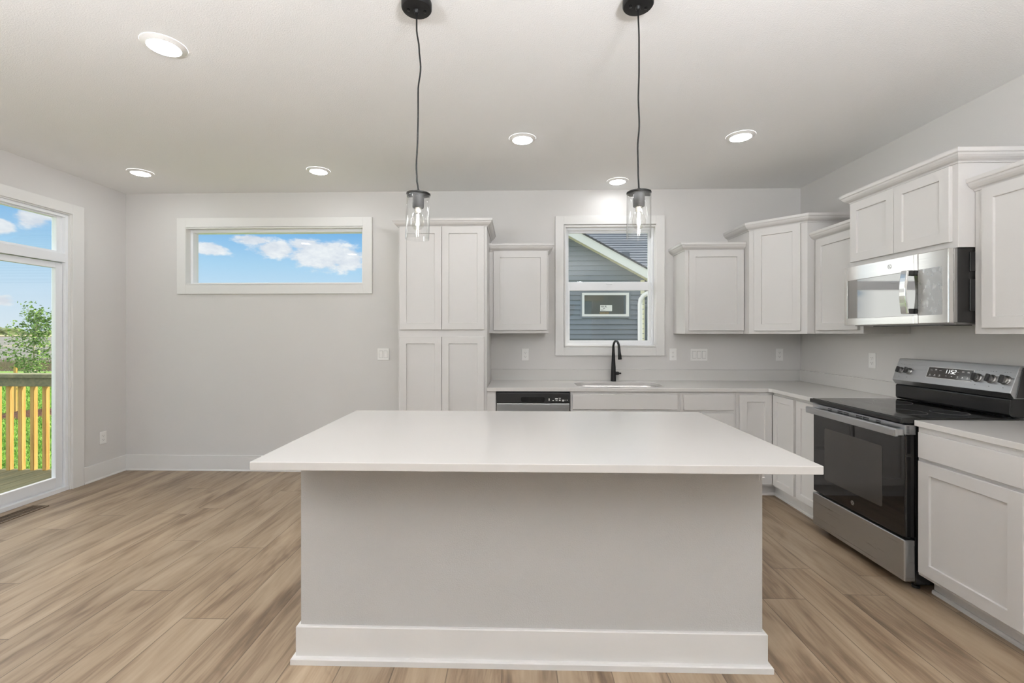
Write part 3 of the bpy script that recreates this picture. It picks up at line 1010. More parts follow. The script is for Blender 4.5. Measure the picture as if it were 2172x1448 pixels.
# backguard: black riser, slanted stainless housing
YX = lambda u, v, w: (u, w, v)
MB().prism([(2.655, 0.9215), (2.628, 0.928), (2.622, 0.94), (2.622, 1.018), (2.630, 1.024), (XR - 0.02, 1.024), (XR - 0.02, 0.9215)], RY0 + 0.018, RY1 - 0.010, YX).build('riser', 'blackgloss', t, bevel=0.003)
bg = MB().prism([(2.624, 1.026), (2.604, 1.056), (2.654, 1.198), (2.700, 1.200), (2.700, 1.026)], RY0 + 0.0, RY1 - 0.004, YX).build('control_housing', 'steel', t, bevel=0.002)
MB().prism([(2.632, 1.03), (2.668, 1.192), (XR - 0.012, 1.196), (XR - 0.012, 1.03)], RY0 - 0.004, RY0 - 0.0002, YX).build('end_panel', 'blackplastic', t)
MB().box(2.701, XR - 0.012, RY0 + 0.002, RY1 - 0.006, 1.026, 1.196).build('rear_cover', 'blackplastic', t)
sl = Vector((0.050, 0.142)).normalized()          # up the slope in (x, z)
nx, nz = -sl.y, sl.x                              # outward normal in (x, z)


def CP(y, h, n):
    """point on the slanted control face: y along, h up the slope from its foot, n off the face"""
    return (2.604 + sl.x * h + nx * n, y, 1.056 + sl.y * h + nz * n)


def cbox(mb, y0, y1, h0, h1, n0, n1):
    return mb.box(y0, y1, h0, h1, n0, n1, T=CP)


ds = cbox(MB(), 2.682, 2.966, 0.042, 0.108, 0.0002, 0.0012).build('display', 'ovenglass', bg)
mb = MB()
fr_ = [(2.680, 2.968, 0.040, 0.0425), (2.680, 2.968, 0.1078, 0.1102), (2.680, 2.6825, 0.0425, 0.1078), (2.9655, 2.968, 0.0425, 0.1078)]
for (a, b, c, d) in fr_:
    cbox(mb, a, b, c, d, 0.0002, 0.0016)
mb.build('display_trim', 'plate', bg)
SEG = {'1': 'bc', '5': 'afgcd', '2': 'abged'}
mb = MB()
y_ = 2.854
HW, HH, TH = 0.0115, 0.0115, 0.0022
for ch in '11:52':
    if ch == ':':
        for h in (0.083, 0.092):
            cbox(mb, y_ - 0.002, y_, h - 0.001, h + 0.001, 0.0012, 0.0016)
        y_ -= 0.0065
        continue
    yl, yr, hb_ = y_, y_ - HW, 0.0765
    for sg in SEG[ch]:
        if sg in 'agd':
            h = {'d': hb_, 'g': hb_ + HH, 'a': hb_ + 2 * HH}[sg]
            cbox(mb, yr, yl, h - TH / 2, h + TH / 2, 0.0012, 0.0016)
        else:
            yy = yr if sg in 'bc' else yl
            h = hb_ if sg in 'ce' else hb_ + HH
            cbox(mb, yy - TH / 2, yy + TH / 2, h, h + HH, 0.0012, 0.0016)
    y_ -= HW + 0.0055
mb.build('clock_digits', 'digit', ds)
mb = MB()
for yy in (2.945, 2.915, 2.885, 2.775, 2.742, 2.71):
    cbox(mb, yy - 0.009, yy + 0.006, 0.089, 0.0905, 0.0012, 0.0015)
    if yy in (2.915, 2.742, 2.71):
        cbox(mb, yy - 0.007, yy + 0.006, 0.0935, 0.0965, 0.0012, 0.0015)
for yy in (2.945, 2.912, 2.88, 2.838, 2.803, 2.765, 2.735, 2.705):
    if yy in (2.838, 2.803):
        cbox(mb, yy - 0.006, yy + 0.004, 0.059, 0.0605, 0.0012, 0.0015)
        continue
    cbox(mb, yy - 0.007, yy + 0.007, 0.0525, 0.054, 0.0012, 0.0015)
    cbox(mb, yy - 0.004, yy + 0.004, 0.058, 0.0625, 0.0012, 0.0015)
cbox(mb, 2.801, 2.8025, 0.0565, 0.063, 0.0012, 0.0015)
mb.build('lettering', M['plate'], ds)
mb = MB()
for yk in (3.165, 3.102, 2.652, 2.576, 2.503):
    cbox(mb, yk - 0.002, yk + 0.002, 0.024, 0.0275, 0.0002, 0.0006)
    for q in (-0.012, 0.004, 0.016):
        cbox(mb, yk + q - 0.003, yk + q + 0.003, 0.112, 0.1135, 0.0002, 0.0005)
mb.build('dial_lettering', 'slot', bg)
for yk, rk in ((3.165, 0.0195), (3.102, 0.0195), (2.652, 0.0215), (2.576, 0.0215), (2.503, 0.0225)):
    mb = MB()
    hk = 0.068
    prev = None
    for (rr, nn) in ((rk * 1.18, 0.0003), (rk * 1.18, 0.003), (rk, 0.006), (rk * 0.96, 0.017), (rk * 0.9, 0.019)):
        ring = [mb.bm.verts.new(CP(yk + rr * math.cos(2 * math.pi * k / 28), hk + rr * math.sin(2 * math.pi * k / 28), nn)) for k in range(28)]
        if prev:
            for k in range(28):
                j = (k + 1) % 28
                mb.bm.faces.new([prev[k], prev[j], ring[j], ring[k]])
        prev = ring
    mb.bm.faces.new(prev)
    kb = mb.build('knob', 'greysteel', t, smooth=True)
    cbox(MB(), yk - 0.0065, yk + 0.0065, hk - rk, hk + rk, 0.018, 0.034).build('grip', 'blackplastic', kb, bevel=0.003)

# ------------------------------------------------------------------ microwave
MX = 2.286
t = thing('microwave', (2.51, 2.837, 1.428), 'stainless over-the-range microwave mounted under the short cabinet', 'microwave')
MY0, MY1 = 2.459, 3.221
MB().box(MX + 0.05, XR - 0.003, MY0 + 0.004, MY1 - 0.002, 1.432, 1.8265).build('microwave_body', 'blackplastic', t, bevel=0.002)
MB().box(MX + 0.03, MX + 0.0495, MY0 + 0.002, MY1 - 0.001, 1.430, 1.8265).build('front_collar', 'greysteel', t, bevel=0.002)
MS = 2.643
YZ = lambda u, v, w: (w, u, v)
dr = frame_ring(MB(), MS + 0.001, MY1, 1.428, 1.8265, 0.026, MX, MX + 0.0295, 'x', wb=0.047, wt=0.094).build('door', 'mirror_steel', t, bevel=0.002)
MB().box(MX + 0.003, MX + 0.02, MS + 0.027, MY1 - 0.026, 1.475, 1.7325).build('door_window', 'mwglass', dr)
MB().box(MX - 0.0004, MX + 0.003, MS + 0.001, MS + 0.03, 1.4755, 1.732).build('door_edge', 'mwglass', dr)
cp = MB().box(MX, MX + 0.0295, MY0, MS - 0.001, 1.428, 1.8265).build('control_panel', 'mirror_steel', t, bevel=0.004)
MB().prism(rrect(MY0 + 0.035, MS - 0.002, 1.474, 1.7345, 0.008, 4), MX - 0.0008, MX + 0.0005, YZ).build('keypad', 'film', cp)
emblem('emblem', RIGHTF, -2.838, 1.782, -MX, 0.015, dr, M['mirror_steel'], M['greysteel'])
# arched handle
hy = 2.685
arcp = []
for k in range(13):
    a = k / 12.0
    z = 1.486 + a * (1.736 - 1.486)
    arcp.append((MX - 0.042 - 0.012 * math.sin(math.pi * a), z))
back = [(x_ + 0.014, z) for x_, z in reversed(arcp)]
hd = MB().prism(arcp + back, hy - 0.021, hy + 0.021, lambda u, v, w: (u, w, v)).build('handle', 'mirror_steel', t, bevel=0.003)
for za in (1.486, 1.707):
    MB().box(MX - 0.034, MX - 0.0005, hy - 0.018, hy + 0.018, za, za + 0.029).build('bracket', 'blackplastic', hd, bevel=0.003)
# side vents and underside
for (za, zb) in ((1.49, 1.66), (1.70, 1.805)):
    for xa in (2.395, 2.56):
        MB().box(xa, xa + 0.11, MY0 - 0.004, MY0 + 0.0045, za, zb).build('side_vent', 'blackgloss', t, bevel=0.003)
MB().box(MX + 0.06, XR - 0.01, MY0 + 0.02, MY1 - 0.02, 1.4215, 1.4315).build('vent_base', 'greysteel', t)
MB().box(MX + 0.09, MX + 0.24, MY0 + 0.12, MY1 - 0.14, 1.4165, 1.4213).build('vent_grille', 'blackgloss', t)

# ------------------------------------------------------------------ island
IX0, IX1 = -0.908, 1.006
IY0 = 1.880
t = thing('kitchen_island', (0.05, 2.26, 0), 'long grey drywall island base with white baseboard under a white top', 'kitchen island')
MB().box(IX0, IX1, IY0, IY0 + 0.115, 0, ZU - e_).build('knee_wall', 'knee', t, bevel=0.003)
MB().sweep([(IX0, IY0 + 0.115), (IX0, IY0), (IX1, IY0), (IX1, IY0 + 0.115)],
           [(0, 0), (0.030, 0), (0.030, 0.022), (0.026, 0.027), (0.014, 0.028), (0.014, 0.147), (0.011, 0.151), (0, 0.151)]).build('baseboard', 'trim', t)
MB().box(IX0 + 0.01, IX1 - 0.01, IY0 + 0.1155, 2.632, 0.10, ZU - e_).build('cabinet_body', 'cab', t, bevel=0.001)
MB().box(IX0 + 0.01, IX1 - 0.01, IY0 + 0.1155, 2.56, 0.0, 0.0995).build('toe_kick', 'cab', t)
IF = Frame((0, 0, 0), (-1, 0, 0), (0, 1, 0))
for k in range(4):
    a = -IX1 + 0.03 + k * 0.4645
    shaker(IF, a, a + 0.455, 0.118, 0.708, 2.6325, t)
    slab(IF, a, a + 0.455, 0.732, 0.86, 2.6325, t)
it = MB().prism(rrect(-0.957, 1.064, 1.594, 2.677, 0.006, 3), ZU, ZC, lambda u, v, w: (u, v, w)).build('island_countertop', 'quartz', bevel=0.0025)
tag(it, 'large white quartz slab lying on the grey kitchen island', 'countertop')

# ------------------------------------------------------------------ recessed lights


def downlight(lens='lens'):
    e = thing('recessed_light', (0, 0, 0), '', 'ceiling light')
    MB().lathe([(0.096, -0.0004), (0.0955, -0.003), (0.090, -0.005), (0.0735, -0.0125), (0.0705, -0.0135)], seg=48).build('trim_ring', 'plate', e, smooth=True)
    MB().lathe([(0.0708, -0.0132), (0.066, -0.0155), (0.050, -0.0175), (0.03, -0.0186), (0.001, -0.0188)], seg=48).build('lens', lens, e, smooth=True)
    return e


dl0 = downlight()
dl1 = downlight('lens_fill')
spots = [(-1.715, 2.157, 'recessed ceiling light appearing largest, nearest the camera above the dining floor'),
         (-3.275, 3.857, 'recessed ceiling light in the corner by the patio door'),
         (-1.706, 3.855, 'recessed ceiling light in front of the transom window'),
         (0.041, 3.262, 'recessed ceiling light between the two pendant lamps'),
         (1.590, 3.258, 'recessed ceiling light nearest the range side, in front of the diagonal corner cabinet'),
         (0.927, 4.190, 'recessed ceiling light just in front of the sink window')]
fill_spots = [(-3.275, 2.157), (-1.715, 1.2), (-2.9, 1.2), (-2.3, 0.4), (-2.6, -1.6), (-0.4, -1.4), (-2.6, -3.4), (-0.4, -3.4), (1.7, -3.2)]  # added out-of-view fill lights, placed for room brightness
for i, (x, y, lb) in enumerate(spots + [(a, b, 'added unseen recessed fill light behind the viewer') for a, b in fill_spots]):
    o = dl0 if i == 0 else dl1 if i == 6 else copy_tree(dl0 if i < 6 else dl1)
    o.location = (x, y, H)
    if i == 5:
        for ch in o.children:
            if ch.name.startswith('lens'):
                ch.data = ch.data.copy(); ch.data.materials[0] = M['lens_dim']
    o['label'] = lb
    o['group'] = 'recessed ceiling lights' if i < 6 else 'added fill lights behind the viewer'

# ------------------------------------------------------------------ pendants


def pendant(x, y, tilt, label, wig):
    e = thing('pendant_lamp', (x, y, H), label, 'pendant lamp', 'pendant lamps over the island')
    MB().lathe([(0.062, H - 0.0005), (0.0635, H - 0.004), (0.0635, H - 0.026), (0.060, H - 0.031), (0.056, H - 0.0315), (0.012, H - 0.034), (0.010, H - 0.044), (0.006, H - 0.048)], (x, y, 0), 40, close=True).build('canopy', 'black', e, smooth=True)
    for s_ in (-1, 1):
        MB().lathe([(0.006, H - 0.0320), (0.006, H - 0.039), (0.002, H - 0.041)], (x + s_ * 0.034, y + 0.006 * s_, 0), 14, close=True).build('screw_cap', 'blackgloss', e, smooth=True)
    zt = 1.966
    sx_ = x + wig[-1][1]
    P = []
    for k in range(41):
        z = H - 0.045 + (zt + 0.012 - (H - 0.045)) * k / 40.0
        # piecewise smooth wiggle
        off = 0.0
        for (z0, o0), (z1, o1) in zip(wig, wig[1:]):
            if z0 >= z >= z1:
                f = (z0 - z) / (z0 - z1); f = f * f * (3 - 2 * f)
                off = o0 + (o1 - o0) * f
        P.append((x + off, y + 0.3 * off, z))
    P[-1] = (sx_, y, zt + 0.012)
    MB().tube(P, 0.0035, 8).build('cord', 'black', e, smooth=True)
    R = Matrix.Translation((sx_, y, zt)) @ Matrix.Rotation(tilt, 4, 'Y') @ Matrix.Translation((-sx_, -y, -zt))
    def bl(mb, nm, mt, par, sm=True):
        bmesh.ops.transform(mb.bm, matrix=R, verts=mb.bm.verts)
        return mb.build(nm, mt, par, smooth=sm)
    c = (sx_, y, 0)
    bl(MB().lathe([(0.006, zt + 0.014), (0.007, zt + 0.012), (0.007, zt + 0.001), (0.046, zt), (0.0505, zt - 0.002), (0.0505, zt - 0.007), (0.046, zt - 0.008)], c, 40, close=True), 'cap_plate', 'black', e)
    for s_ in (-1, 1):
        a, b = sorted((sx_ + s_ * 0.022, sx_ + s_ * 0.047))
        bl(MB().box(a, b, y - 0.008, y + 0.008, zt - 0.016, zt - 0.0085), 'shade_clip', 'black', e, False)
    so = bl(MB().lathe([(0.024, zt - 0.0085), (0.024, zt - 0.060), (0.0225, zt - 0.062), (0.019, zt - 0.062)], c, 28, close=True), 'lamp_socket', 'black', e)
    bl(MB().lathe([(0.0475, zt - 0.009), (0.0500, zt - 0.010), (0.0500, zt - 0.194), (0.0490, zt - 0.196), (0.0476, zt - 0.194), (0.0475, zt - 0.012)], c, 48), 'glass_shade', 'shade', e)
    bz = zt - 0.062
    bl(MB().lathe([(0.0135, bz), (0.0135, bz - 0.016), (0.011, bz - 0.018)], c, 20, close=True), 'bulb_cap', 'brass', e)
    bu = bl(MB().lathe([(0.0125, bz - 0.016), (0.015, bz - 0.024), (0.024, bz - 0.040), (0.0285, bz - 0.056), (0.0285, bz - 0.066), (0.025, bz - 0.080), (0.016, bz - 0.090), (0.006, bz - 0.094), (0.0005, bz - 0.0945)], c, 32), 'bulb', 'bulb', e)
    for k in range(4):
        mb = MB()
        a = math.pi / 4 + k * math.pi / 2
        q = (sx_ + 0.007 * math.cos(a), y + 0.007 * math.sin(a)); q2 = (sx_ + 0.004 * math.cos(a + 1), y + 0.004 * math.sin(a + 1))
        mb.tube([(q2[0], q2[1], bz - 0.028), (q[0], q[1], bz - 0.072)], 0.0012, 6)
        bl(mb, 'filament', 'filament', bu)
    return e


WIG1 = [(2.73, 0.0), (2.66, 0.0), (2.58, 0.010), (2.50, 0.016), (2.40, 0.006), (2.30, 0.006), (2.20, 0.004), (2.08, -0.001), (2.02, 0.001), (1.978, 0.008)]
WIG2 = [(2.73, 0.0), (2.6, 0.004), (2.48, 0.004), (2.36, 0.001), (2.25, 0.005), (2.15, -0.002), (2.05, 0.0), (1.978, 0.003)]
pendant(-0.4235, 1.905, math.radians(1.6), 'black pendant lamp with clear glass cylinder in front of the pantry cabinet', WIG1)
pendant(0.5085, 1.910, math.radians(0.2), 'black pendant lamp with clear glass cylinder in front of the sink window', WIG2)

# ------------------------------------------------------------------ wall plates


def receptacle(mb_slots, z):
    for dx in (-0.0065, 0.0065):
        mb_slots.box(dx - 0.0009, dx + 0.0009, -0.0074, -0.0068, z - 0.001, z + 0.0065)
    mb_slots.lathe([(0.0001, -0.0074), (0.0022, -0.0074), (0.0022, -0.0068)], (0, 0, z - 0.0078), 10, axis='y')


def outlet():
    e = thing('wall_outlet', (0, 0, 0), '', 'outlet')
    MB().box(-0.035, 0.035, -0.0055, -0.0002, -0.0585, 0.0585).build('cover_plate', 'plate', e, bevel=0.0025)
    for z in (-0.0195, 0.0195):
        r = MB().prism(rrect(-0.0165, 0.0165, z - 0.0142, z + 0.0142, 0.009, 5), -0.0068, -0.0052, lambda u, v, w: (u, w, v)).build('receptacle', 'plate', e)
        sl_ = MB(); receptacle(sl_, z); sl_.build('slots', 'slot', r)
    MB().lathe([(0.0001, -0.0062), (0.003, -0.0062), (0.003, -0.0054)], seg=12, axis='y').build('screw', 'plate', e)
    return e


ou0 = outlet()
for i, (loc, rz, lb) in enumerate([((0.084, D, 1.163), 0, 'white outlet on the wall under the cabinet beside the pantry'),
                                   ((1.519, D, 1.165), 0, 'white outlet on the wall just beside the sink window casing'),
                                   ((2.540, D, 1.166), 0, 'white outlet on the back wall under the diagonal corner cabinet'),
                                   ((XR, 3.562, 1.163), -math.pi / 2, 'white outlet on the side wall just beyond the range backguard'),
                                   ((XL, 4.196, 0.381), math.pi / 2, 'white outlet low on the wall beside the patio door')]):
    o = ou0 if i == 0 else copy_tree(ou0)
    o.location = loc
    o.rotation_euler = (0, 0, rz)
    o['label'] = lb
    o['group'] = 'white wall outlets'


def switch(n, x, label):
    w = 0.0585 + 0.046 * (n - 1) + 0.012
    e = thing('light_switch', (x, D, 1.164), label, 'light switch')
    MB().box(x - w / 2, x + w / 2, D - 0.0055, D - 0.0002, 1.164 - 0.0585, 1.164 + 0.0585).build('cover_plate', 'plate', e, bevel=0.0025)
    for k in range(n):
        cx_ = x + (k - (n - 1) / 2) * 0.046
        MB().box(cx_ - 0.0185, cx_ + 0.0185, D - 0.0057, D - 0.0052, 1.164 - 0.0355, 1.164 + 0.0355).build('rocker_gap', 'gap', e)
        MB().prism([(D - 0.0056, 1.164 - 0.0335), (D - 0.0075, 1.164 - 0.0335), (D - 0.0064, 1.164), (D - 0.0095, 1.164 + 0.0335), (D - 0.0056, 1.164 + 0.0335)], cx_ - 0.0165, cx_ + 0.0165, lambda u, v, w_: (w_, u, v)).build('rocker', 'plate', e)
    return e


switch(2, -1.319, 'white double rocker switch on the wall beside the pantry cabinet')
switch(3, 1.771, 'white triple rocker switch under the cabinet beside the sink window')

# ------------------------------------------------------------------ floor register
t = thing('floor_register', (-3.80, 3.33, 0), 'brown metal floor register in front of the patio door', 'floor vent')
VX0, VX1, VY0, VY1 = -3.855, -3.72, 3.165, 3.505
frame_ring_h = MB()
for (a, b, c, d) in ((VX0, VX0 + .014, VY0, VY1), (VX1 - .014, VX1, VY0, VY1), (VX0 + .014, VX1 - .014, VY0, VY0 + .014), (VX0 + .014, VX1 - .014, VY1 - .014, VY1)):
    frame_ring_h.box(a, b, c, d, 0.0003, 0.005)
frame_ring_h.build('register_frame', 'register', t, bevel=0.001)
MB().box(VX0 + .013, VX1 - .013, VY0 + .013, VY1 - .013, 0.0003, 0.001).build('duct_opening', 'slot', t)
mb = MB()
for k in range(22):
    y = VY0 + 0.02 + k * 0.0142
    mb.box(VX0 + .0135, VX1 - .0135, y, y + 0.0028, 0.001, 0.004)
mb.box((VX0 + VX1) / 2 - .004, (VX0 + VX1) / 2 + .004, VY0 + .014, VY1 - .014, 0.001, 0.0045)
mb.build('grille', 'register', t)

# ------------------------------------------------------------------ added unseen fill uplighters behind the viewer
gl0 = None
for (x, y) in ((-1.9, -0.3), (0.85, -0.2), (0.95, -1.7)):
    if gl0 is None:
        gl0 = thing('fill_uplighter', (0, 0, 0), 'added unseen fill globe in a shallow tray behind the viewer', 'pendant lamp', 'added fill uplighters behind the viewer')
        MB().lathe([(0.07, -0.0005), (0.07, -0.02), (0.05, -0.028)], seg=32, close=True).build('canopy', 'plate', gl0, smooth=True)
        MB().tube([(0, 0, -0.028), (0, 0, -0.74)], 0.006, 10).build('stem', 'plate', gl0)
        MB().lathe([(0.19 * math.sin(math.pi * k / 16) + 0.0005, -0.92 + 0.19 * math.cos(math.pi * k / 16)) for k in range(17)], seg=32).build('fill_globe', 'globe', gl0, smooth=True)
        MB().lathe([(0.0005, -1.13), (0.15, -1.125), (0.28, -1.04), (0.34, -0.83), (0.332, -0.83), (0.275, -1.03), (0.15, -1.115), (0.0005, -1.12)], seg=40).build('tray', 'plate', gl0, smooth=True)  # shields the fronts, sends the added light up to the ceiling
        o = gl0
    else:
        o = copy_tree(gl0)
    o.location = (x, y, H)

# ================================================================== outdoors
GZ = -0.50
# deck
t = struct('deck', (-6.1, 2.4, -0.6))
t['label'] = 'wooden deck outside the patio door'
mb = MB()
xk = -8.6
while xk < XL - T - 0.15:
    mb.box(xk, xk + 0.137, -0.5, 4.56, -0.07, -0.032)
    xk += 0.1425
mb.build('deck_boards', 'deck', t)
MB().box(-8.6, XL - T - 0.01, 4.52, 4.558, -0.33, -0.071).build('rim_joist', 'deck', t)
mb = MB()
for px in (-8.4, -6.4, -4.4):
    mb.box(px, px + 0.09, 4.40, 4.49, GZ - 0.1, -0.072).box(px, px + 0.09, 0.2, 0.29, GZ - 0.1, -0.072)
mb.build('deck_posts', 'deck', t)
t = thing('deck_railing', (-6.3, 4.5, -0.03), 'treated wooden deck railing with yellow pine balusters', 'railing')
MB().box(-8.6, XL - T - 0.012, 4.43, 4.57, 0.922, 0.960).build('cap_rail', 'deck', t, bevel=0.004)
MB().box(-8.6, XL - T - 0.012, 4.462, 4.500, 0.832, 0.9215).build('top_rail', 'deck', t, bevel=0.003)
bx = -8.55
while bx < XL - T - 0.08:
    MB().box(bx, bx + 0.034, 4.501, 4.547, -0.0315, 0.9215).build('baluster', 'pine', t, bevel=0.002)
    bx += 0.1275
# terrain
tag(MB().box(-60, 60, -30, 21.5, GZ - 0.2, GZ).build('lawn_ground', 'lawn', origin=(0, 0, GZ)), kind='structure')
tag(MB().box(-400, 300, 21.5, 420, GZ - 0.25, GZ - 0.02).build('field_ground', 'field', origin=(0, 21.5, GZ)), kind='structure')
M['tan'] = paint('dry_stubble', S(182, 168, 132), 0.95, mottle=0.2)
tag(MB().box(-400, 100, 62, 64.5, GZ - 0.02, GZ + 0.02).build('field_path', 'tan'), kind='structure')
tag(MB().box(-400, 100, 210, 330, GZ - 0.02, GZ + 0.35).build('stubble_field', 'tan'), kind='structure')
M['bounce_tan'] = paint('bounce_soil', S(150, 138, 122), 0.95, 0.6, 8.0, mottle=0.35, bdist=0.03)
tag(MB().box(-3.6, 14, 4.75, 12.2, GZ - 0.1, GZ + 0.015).build('bounce_ground', 'bounce_tan', origin=(2, 8, GZ)), kind='structure')  # unseen tan patch added to keep green lawn bounce off the house
# far tree belt
mb = MB()
rnd = random.Random(3)
for k in range(70):
    x = -520 + k * 7.5 + rnd.uniform(-3, 3)
    hgt = rnd.uniform(2.0, 6.5)
    r = rnd.uniform(5, 10)
    y = 345 + rnd.uniform(-12, 12)
    ret = bmesh.ops.create_icosphere(mb.bm, subdivisions=3, radius=1.0)
    for v in ret['verts']:
        d = 1 + 0.22 * math.sin(v.co.x * 7 + k) * math.cos(v.co.y * 6 + v.co.z * 5)
        v.co = Vector((x + v.co.x * r * d, y + v.co.y * r * d, GZ + max(-0.1, v.co.z) * hgt * d))
tag(mb.build('distant_treeline', 'hilltree', smooth=True), 'low line of distant trees along the horizon beyond the field', 'trees', kind='stuff')
# young tree with mulch ring
TX, TY = -11.05, 10.05
t = thing('young_tree', (TX, TY, GZ), 'slender young leafy tree standing on the lawn beyond the deck', 'tree')
rnd = random.Random(11)
mb = MB()
trunk = [(TX, TY, GZ + 0.02), (TX + .02, TY, GZ + 0.5), (TX + .03, TY, GZ + 1.0), (TX + .02, TY, GZ + 1.5), (TX + .08, TY, GZ + 2.0), (TX + .18, TY, GZ + 2.42)]
mb.tube(trunk, [0.035, 0.03, 0.026, 0.02, 0.013, 0.005], 10)
mb.build('trunk', 'bark', t, smooth=True)
mb = MB()
tips = []
for k in range(16):
    z = 0.95 + 1.3 * k / 16.0
    a = rnd.uniform(0, 6.28)
    ln = (0.62 if z < 1.6 else 0.36) * rnd.uniform(0.7, 1.15) * (1.0 if z < 2.0 else 0.6)
    p0 = Vector((TX + 0.03 + 0.1 * max(0, z - 1.5), TY, GZ + z))
    p1 = p0 + Vector((math.cos(a) * ln * .6, math.sin(a) * ln * .6, 0.12))
    p2 = p0 + Vector((math.cos(a) * ln, math.sin(a) * ln, 0.34))
    mb.tube([p0, p1, p2], [0.008, 0.005, 0.002], 6)
    tips.append((p0, p1, p2))
mb.build('branches', 'bark', t)
mb = MB()


def leaf(mb, p, s):
    d = Vector((rnd.gauss(0, 1), rnd.gauss(0, 1), rnd.gauss(0, .7))).normalized()
    u = d.cross(Vector((rnd.gauss(0, 1), rnd.gauss(0, 1), rnd.gauss(0, 1)))).normalized()
    mb.face([p - d * s, p + u * s * .62 - d * s * .1, p + d * s, p - u * s * .62 - d * s * .1])


for (p0, p1, p2) in tips:
    for k in range(105):
        f = rnd.random()
        q = p0.lerp(p1, f * 2) if f < .5 else p1.lerp(p2, f * 2 - 1)
        leaf(mb, q + Vector((rnd.gauss(0, .075), rnd.gauss(0, .075), rnd.gauss(0, .075))), rnd.uniform(0.022, 0.04))
for k in range(420):
    f = rnd.random()
    z = 1.1 + 1.32 * f
    wv = 0.16 * (1 - f) + 0.03
    leaf(mb, Vector((TX + 0.03 + 0.15 * max(0, z - 1.5), TY, GZ + z)) + Vector((rnd.gauss(0, wv), rnd.gauss(0, wv), 0)), rnd.uniform(0.022, 0.04))
tag(mb.build('foliage', 'leaf', t), kind='stuff')
mb = MB()
mb.lathe([(0.62, GZ - 0.02), (0.60, GZ + 0.02), (0.40, GZ + 0.06), (0.1, GZ + 0.075), (0.001, GZ + 0.075)], (TX, TY, 0), 40)
for k in range(700):
    a, r = rnd.uniform(0, 6.283), 0.6 * math.sqrt(rnd.random())
    x, y = TX + r * math.cos(a), TY + r * math.sin(a)
    q, l_ = rnd.uniform(0, 3.14), rnd.uniform(0.02, 0.045)
    c, s_ = math.cos(q) * l_, math.sin(q) * l_
    z = GZ + 0.085 - 0.06 * (r / 0.6) ** 2 + rnd.uniform(0, 0.02)
    mb.face([(x - c, y - s_, z), (x + s_ * .3, y - c * .3, z + .008), (x + c, y + s_, z + rnd.uniform(0, .02)), (x - s_ * .3, y + c * .3, z + .008)])
tag(mb.build('mulch', 'mulch', origin=(TX, TY, GZ)), 'ring of reddish bark mulch around the young tree', 'mulch', kind='stuff')
# grass blades seen between the balusters
mb = MB()
for k in range(26000):
    y = 4.9 + 12.0 * rnd.random() ** 1.4
    x = -1.08 * y - 0.2 + rnd.uniform(-1.0, 1.0) * (0.12 * y + 0.5)
    if (x - TX) ** 2 + (y - TY) ** 2 < 0.36: continue
    h_ = rnd.uniform(0.03, 0.075) * (1 + 0.03 * (y - 5)); a = rnd.uniform(0, 6.28); wv = 0.006 + 0.0007 * y
    dx, dy = math.cos(a) * wv, math.sin(a) * wv
    lx, ly = rnd.gauss(0, 0.025), rnd.gauss(0, 0.025)
    mb.face([(x - dx, y - dy, GZ), (x + dx, y + dy, GZ), (x + lx, y + ly, GZ + h_)])
tag(mb.build('lawn_grass', 'blade', origin=(-8, 8, GZ)), 'short sunlit green grass of the back lawn', 'grass', kind='stuff')
# weeds at the field edge
mb = MB()
for k in range(2600):
    y = 21.5 + rnd.uniform(0, 5.0)
    x = -1.09 * y + rnd.uniform(-3.2, 4.0)
    h_ = rnd.uniform(0.1, 0.55); wv = 0.02
    lx = rnd.gauss(0, 0.15)
    mb.face([(x - wv, y, GZ - .02), (x + wv, y, GZ - .02), (x + lx, y, GZ + h_)])
tag(mb.build('dry_weeds', 'weed', origin=(-25, 24, GZ)), 'dry brown weeds along the edge of the ploughed field', 'weeds', kind='stuff')
for (sx_, sy_, lb) in ((-11.63, 10.2, 'pale wooden stake seen above the railing beside the young tree'), (-10.35, 10.2, 'pale wooden stake seen above the railing by the door frame')):
    tag(MB().box(sx_ - .03, sx_ + .03, sy_ - .02, sy_ + .02, GZ - 0.1, 0.60).build('wooden_stake', 'pine', bevel=0.004), lb, 'stake', 'wooden stakes on the lawn')

# ------------------------------------------------------------------ neighbouring house
NY = 12.3
HX0, HX1 = -3.50, 3.42          # wall extents
AX, AZ = -0.04, 4.74            # apex of the wall under the soffit
EZ = 2.83                       # wall height at the eaves (at HX1)
t = thing('neighbour_house', (0, NY + 3, GZ), 'blue-grey sided house with a white gable rake, seen through the sink window', 'house')
sl_ = (AZ - EZ) / (HX1 - AX)
mb = MB()
EXPO = 0.132
NW = (1.773, 3.004, 1.832, 2.447)
z = GZ
while z < AZ - 0.02:
    z2 = min(z + EXPO, AZ)
    def span(zz):
        if zz <= EZ: return HX0, HX1
        k = (AZ - zz) / sl_
        return AX - k, AX + k
    a0, a1 = span(z); b0, b1 = span(z2)
    segs = [((a0, a1), (b0, b1))]
    if z2 > NW[2] and z < NW[3]:
        segs = [((a0, NW[0]), (b0, NW[0])), ((NW[1], a1), (NW[1], b1))]
    for (s0, s1), (u0, u1) in segs:
        if u1 - u0 < 0.01: continue
        yb, yt = NY - 0.034, NY - 0.002
        mb.face([(s0, yb, z), (s1, yb, z), (u1, yt, z2), (u0, yt, z2)])
        mb.face([(s0, NY, z), (s1, NY, z), (s1, yb, z), (s0, yb, z)])
    z = z2
mb.build('siding', 'siding', t)
mb = MB()
mb.box(HX0, NW[0], NY, NY + 0.1, GZ, EZ).box(NW[1], HX1, NY, NY + 0.1, GZ, EZ).box(NW[0], NW[1], NY, NY + 0.1, GZ, NW[2]).box(NW[0], NW[1], NY, NY + 0.1, NW[3], EZ)
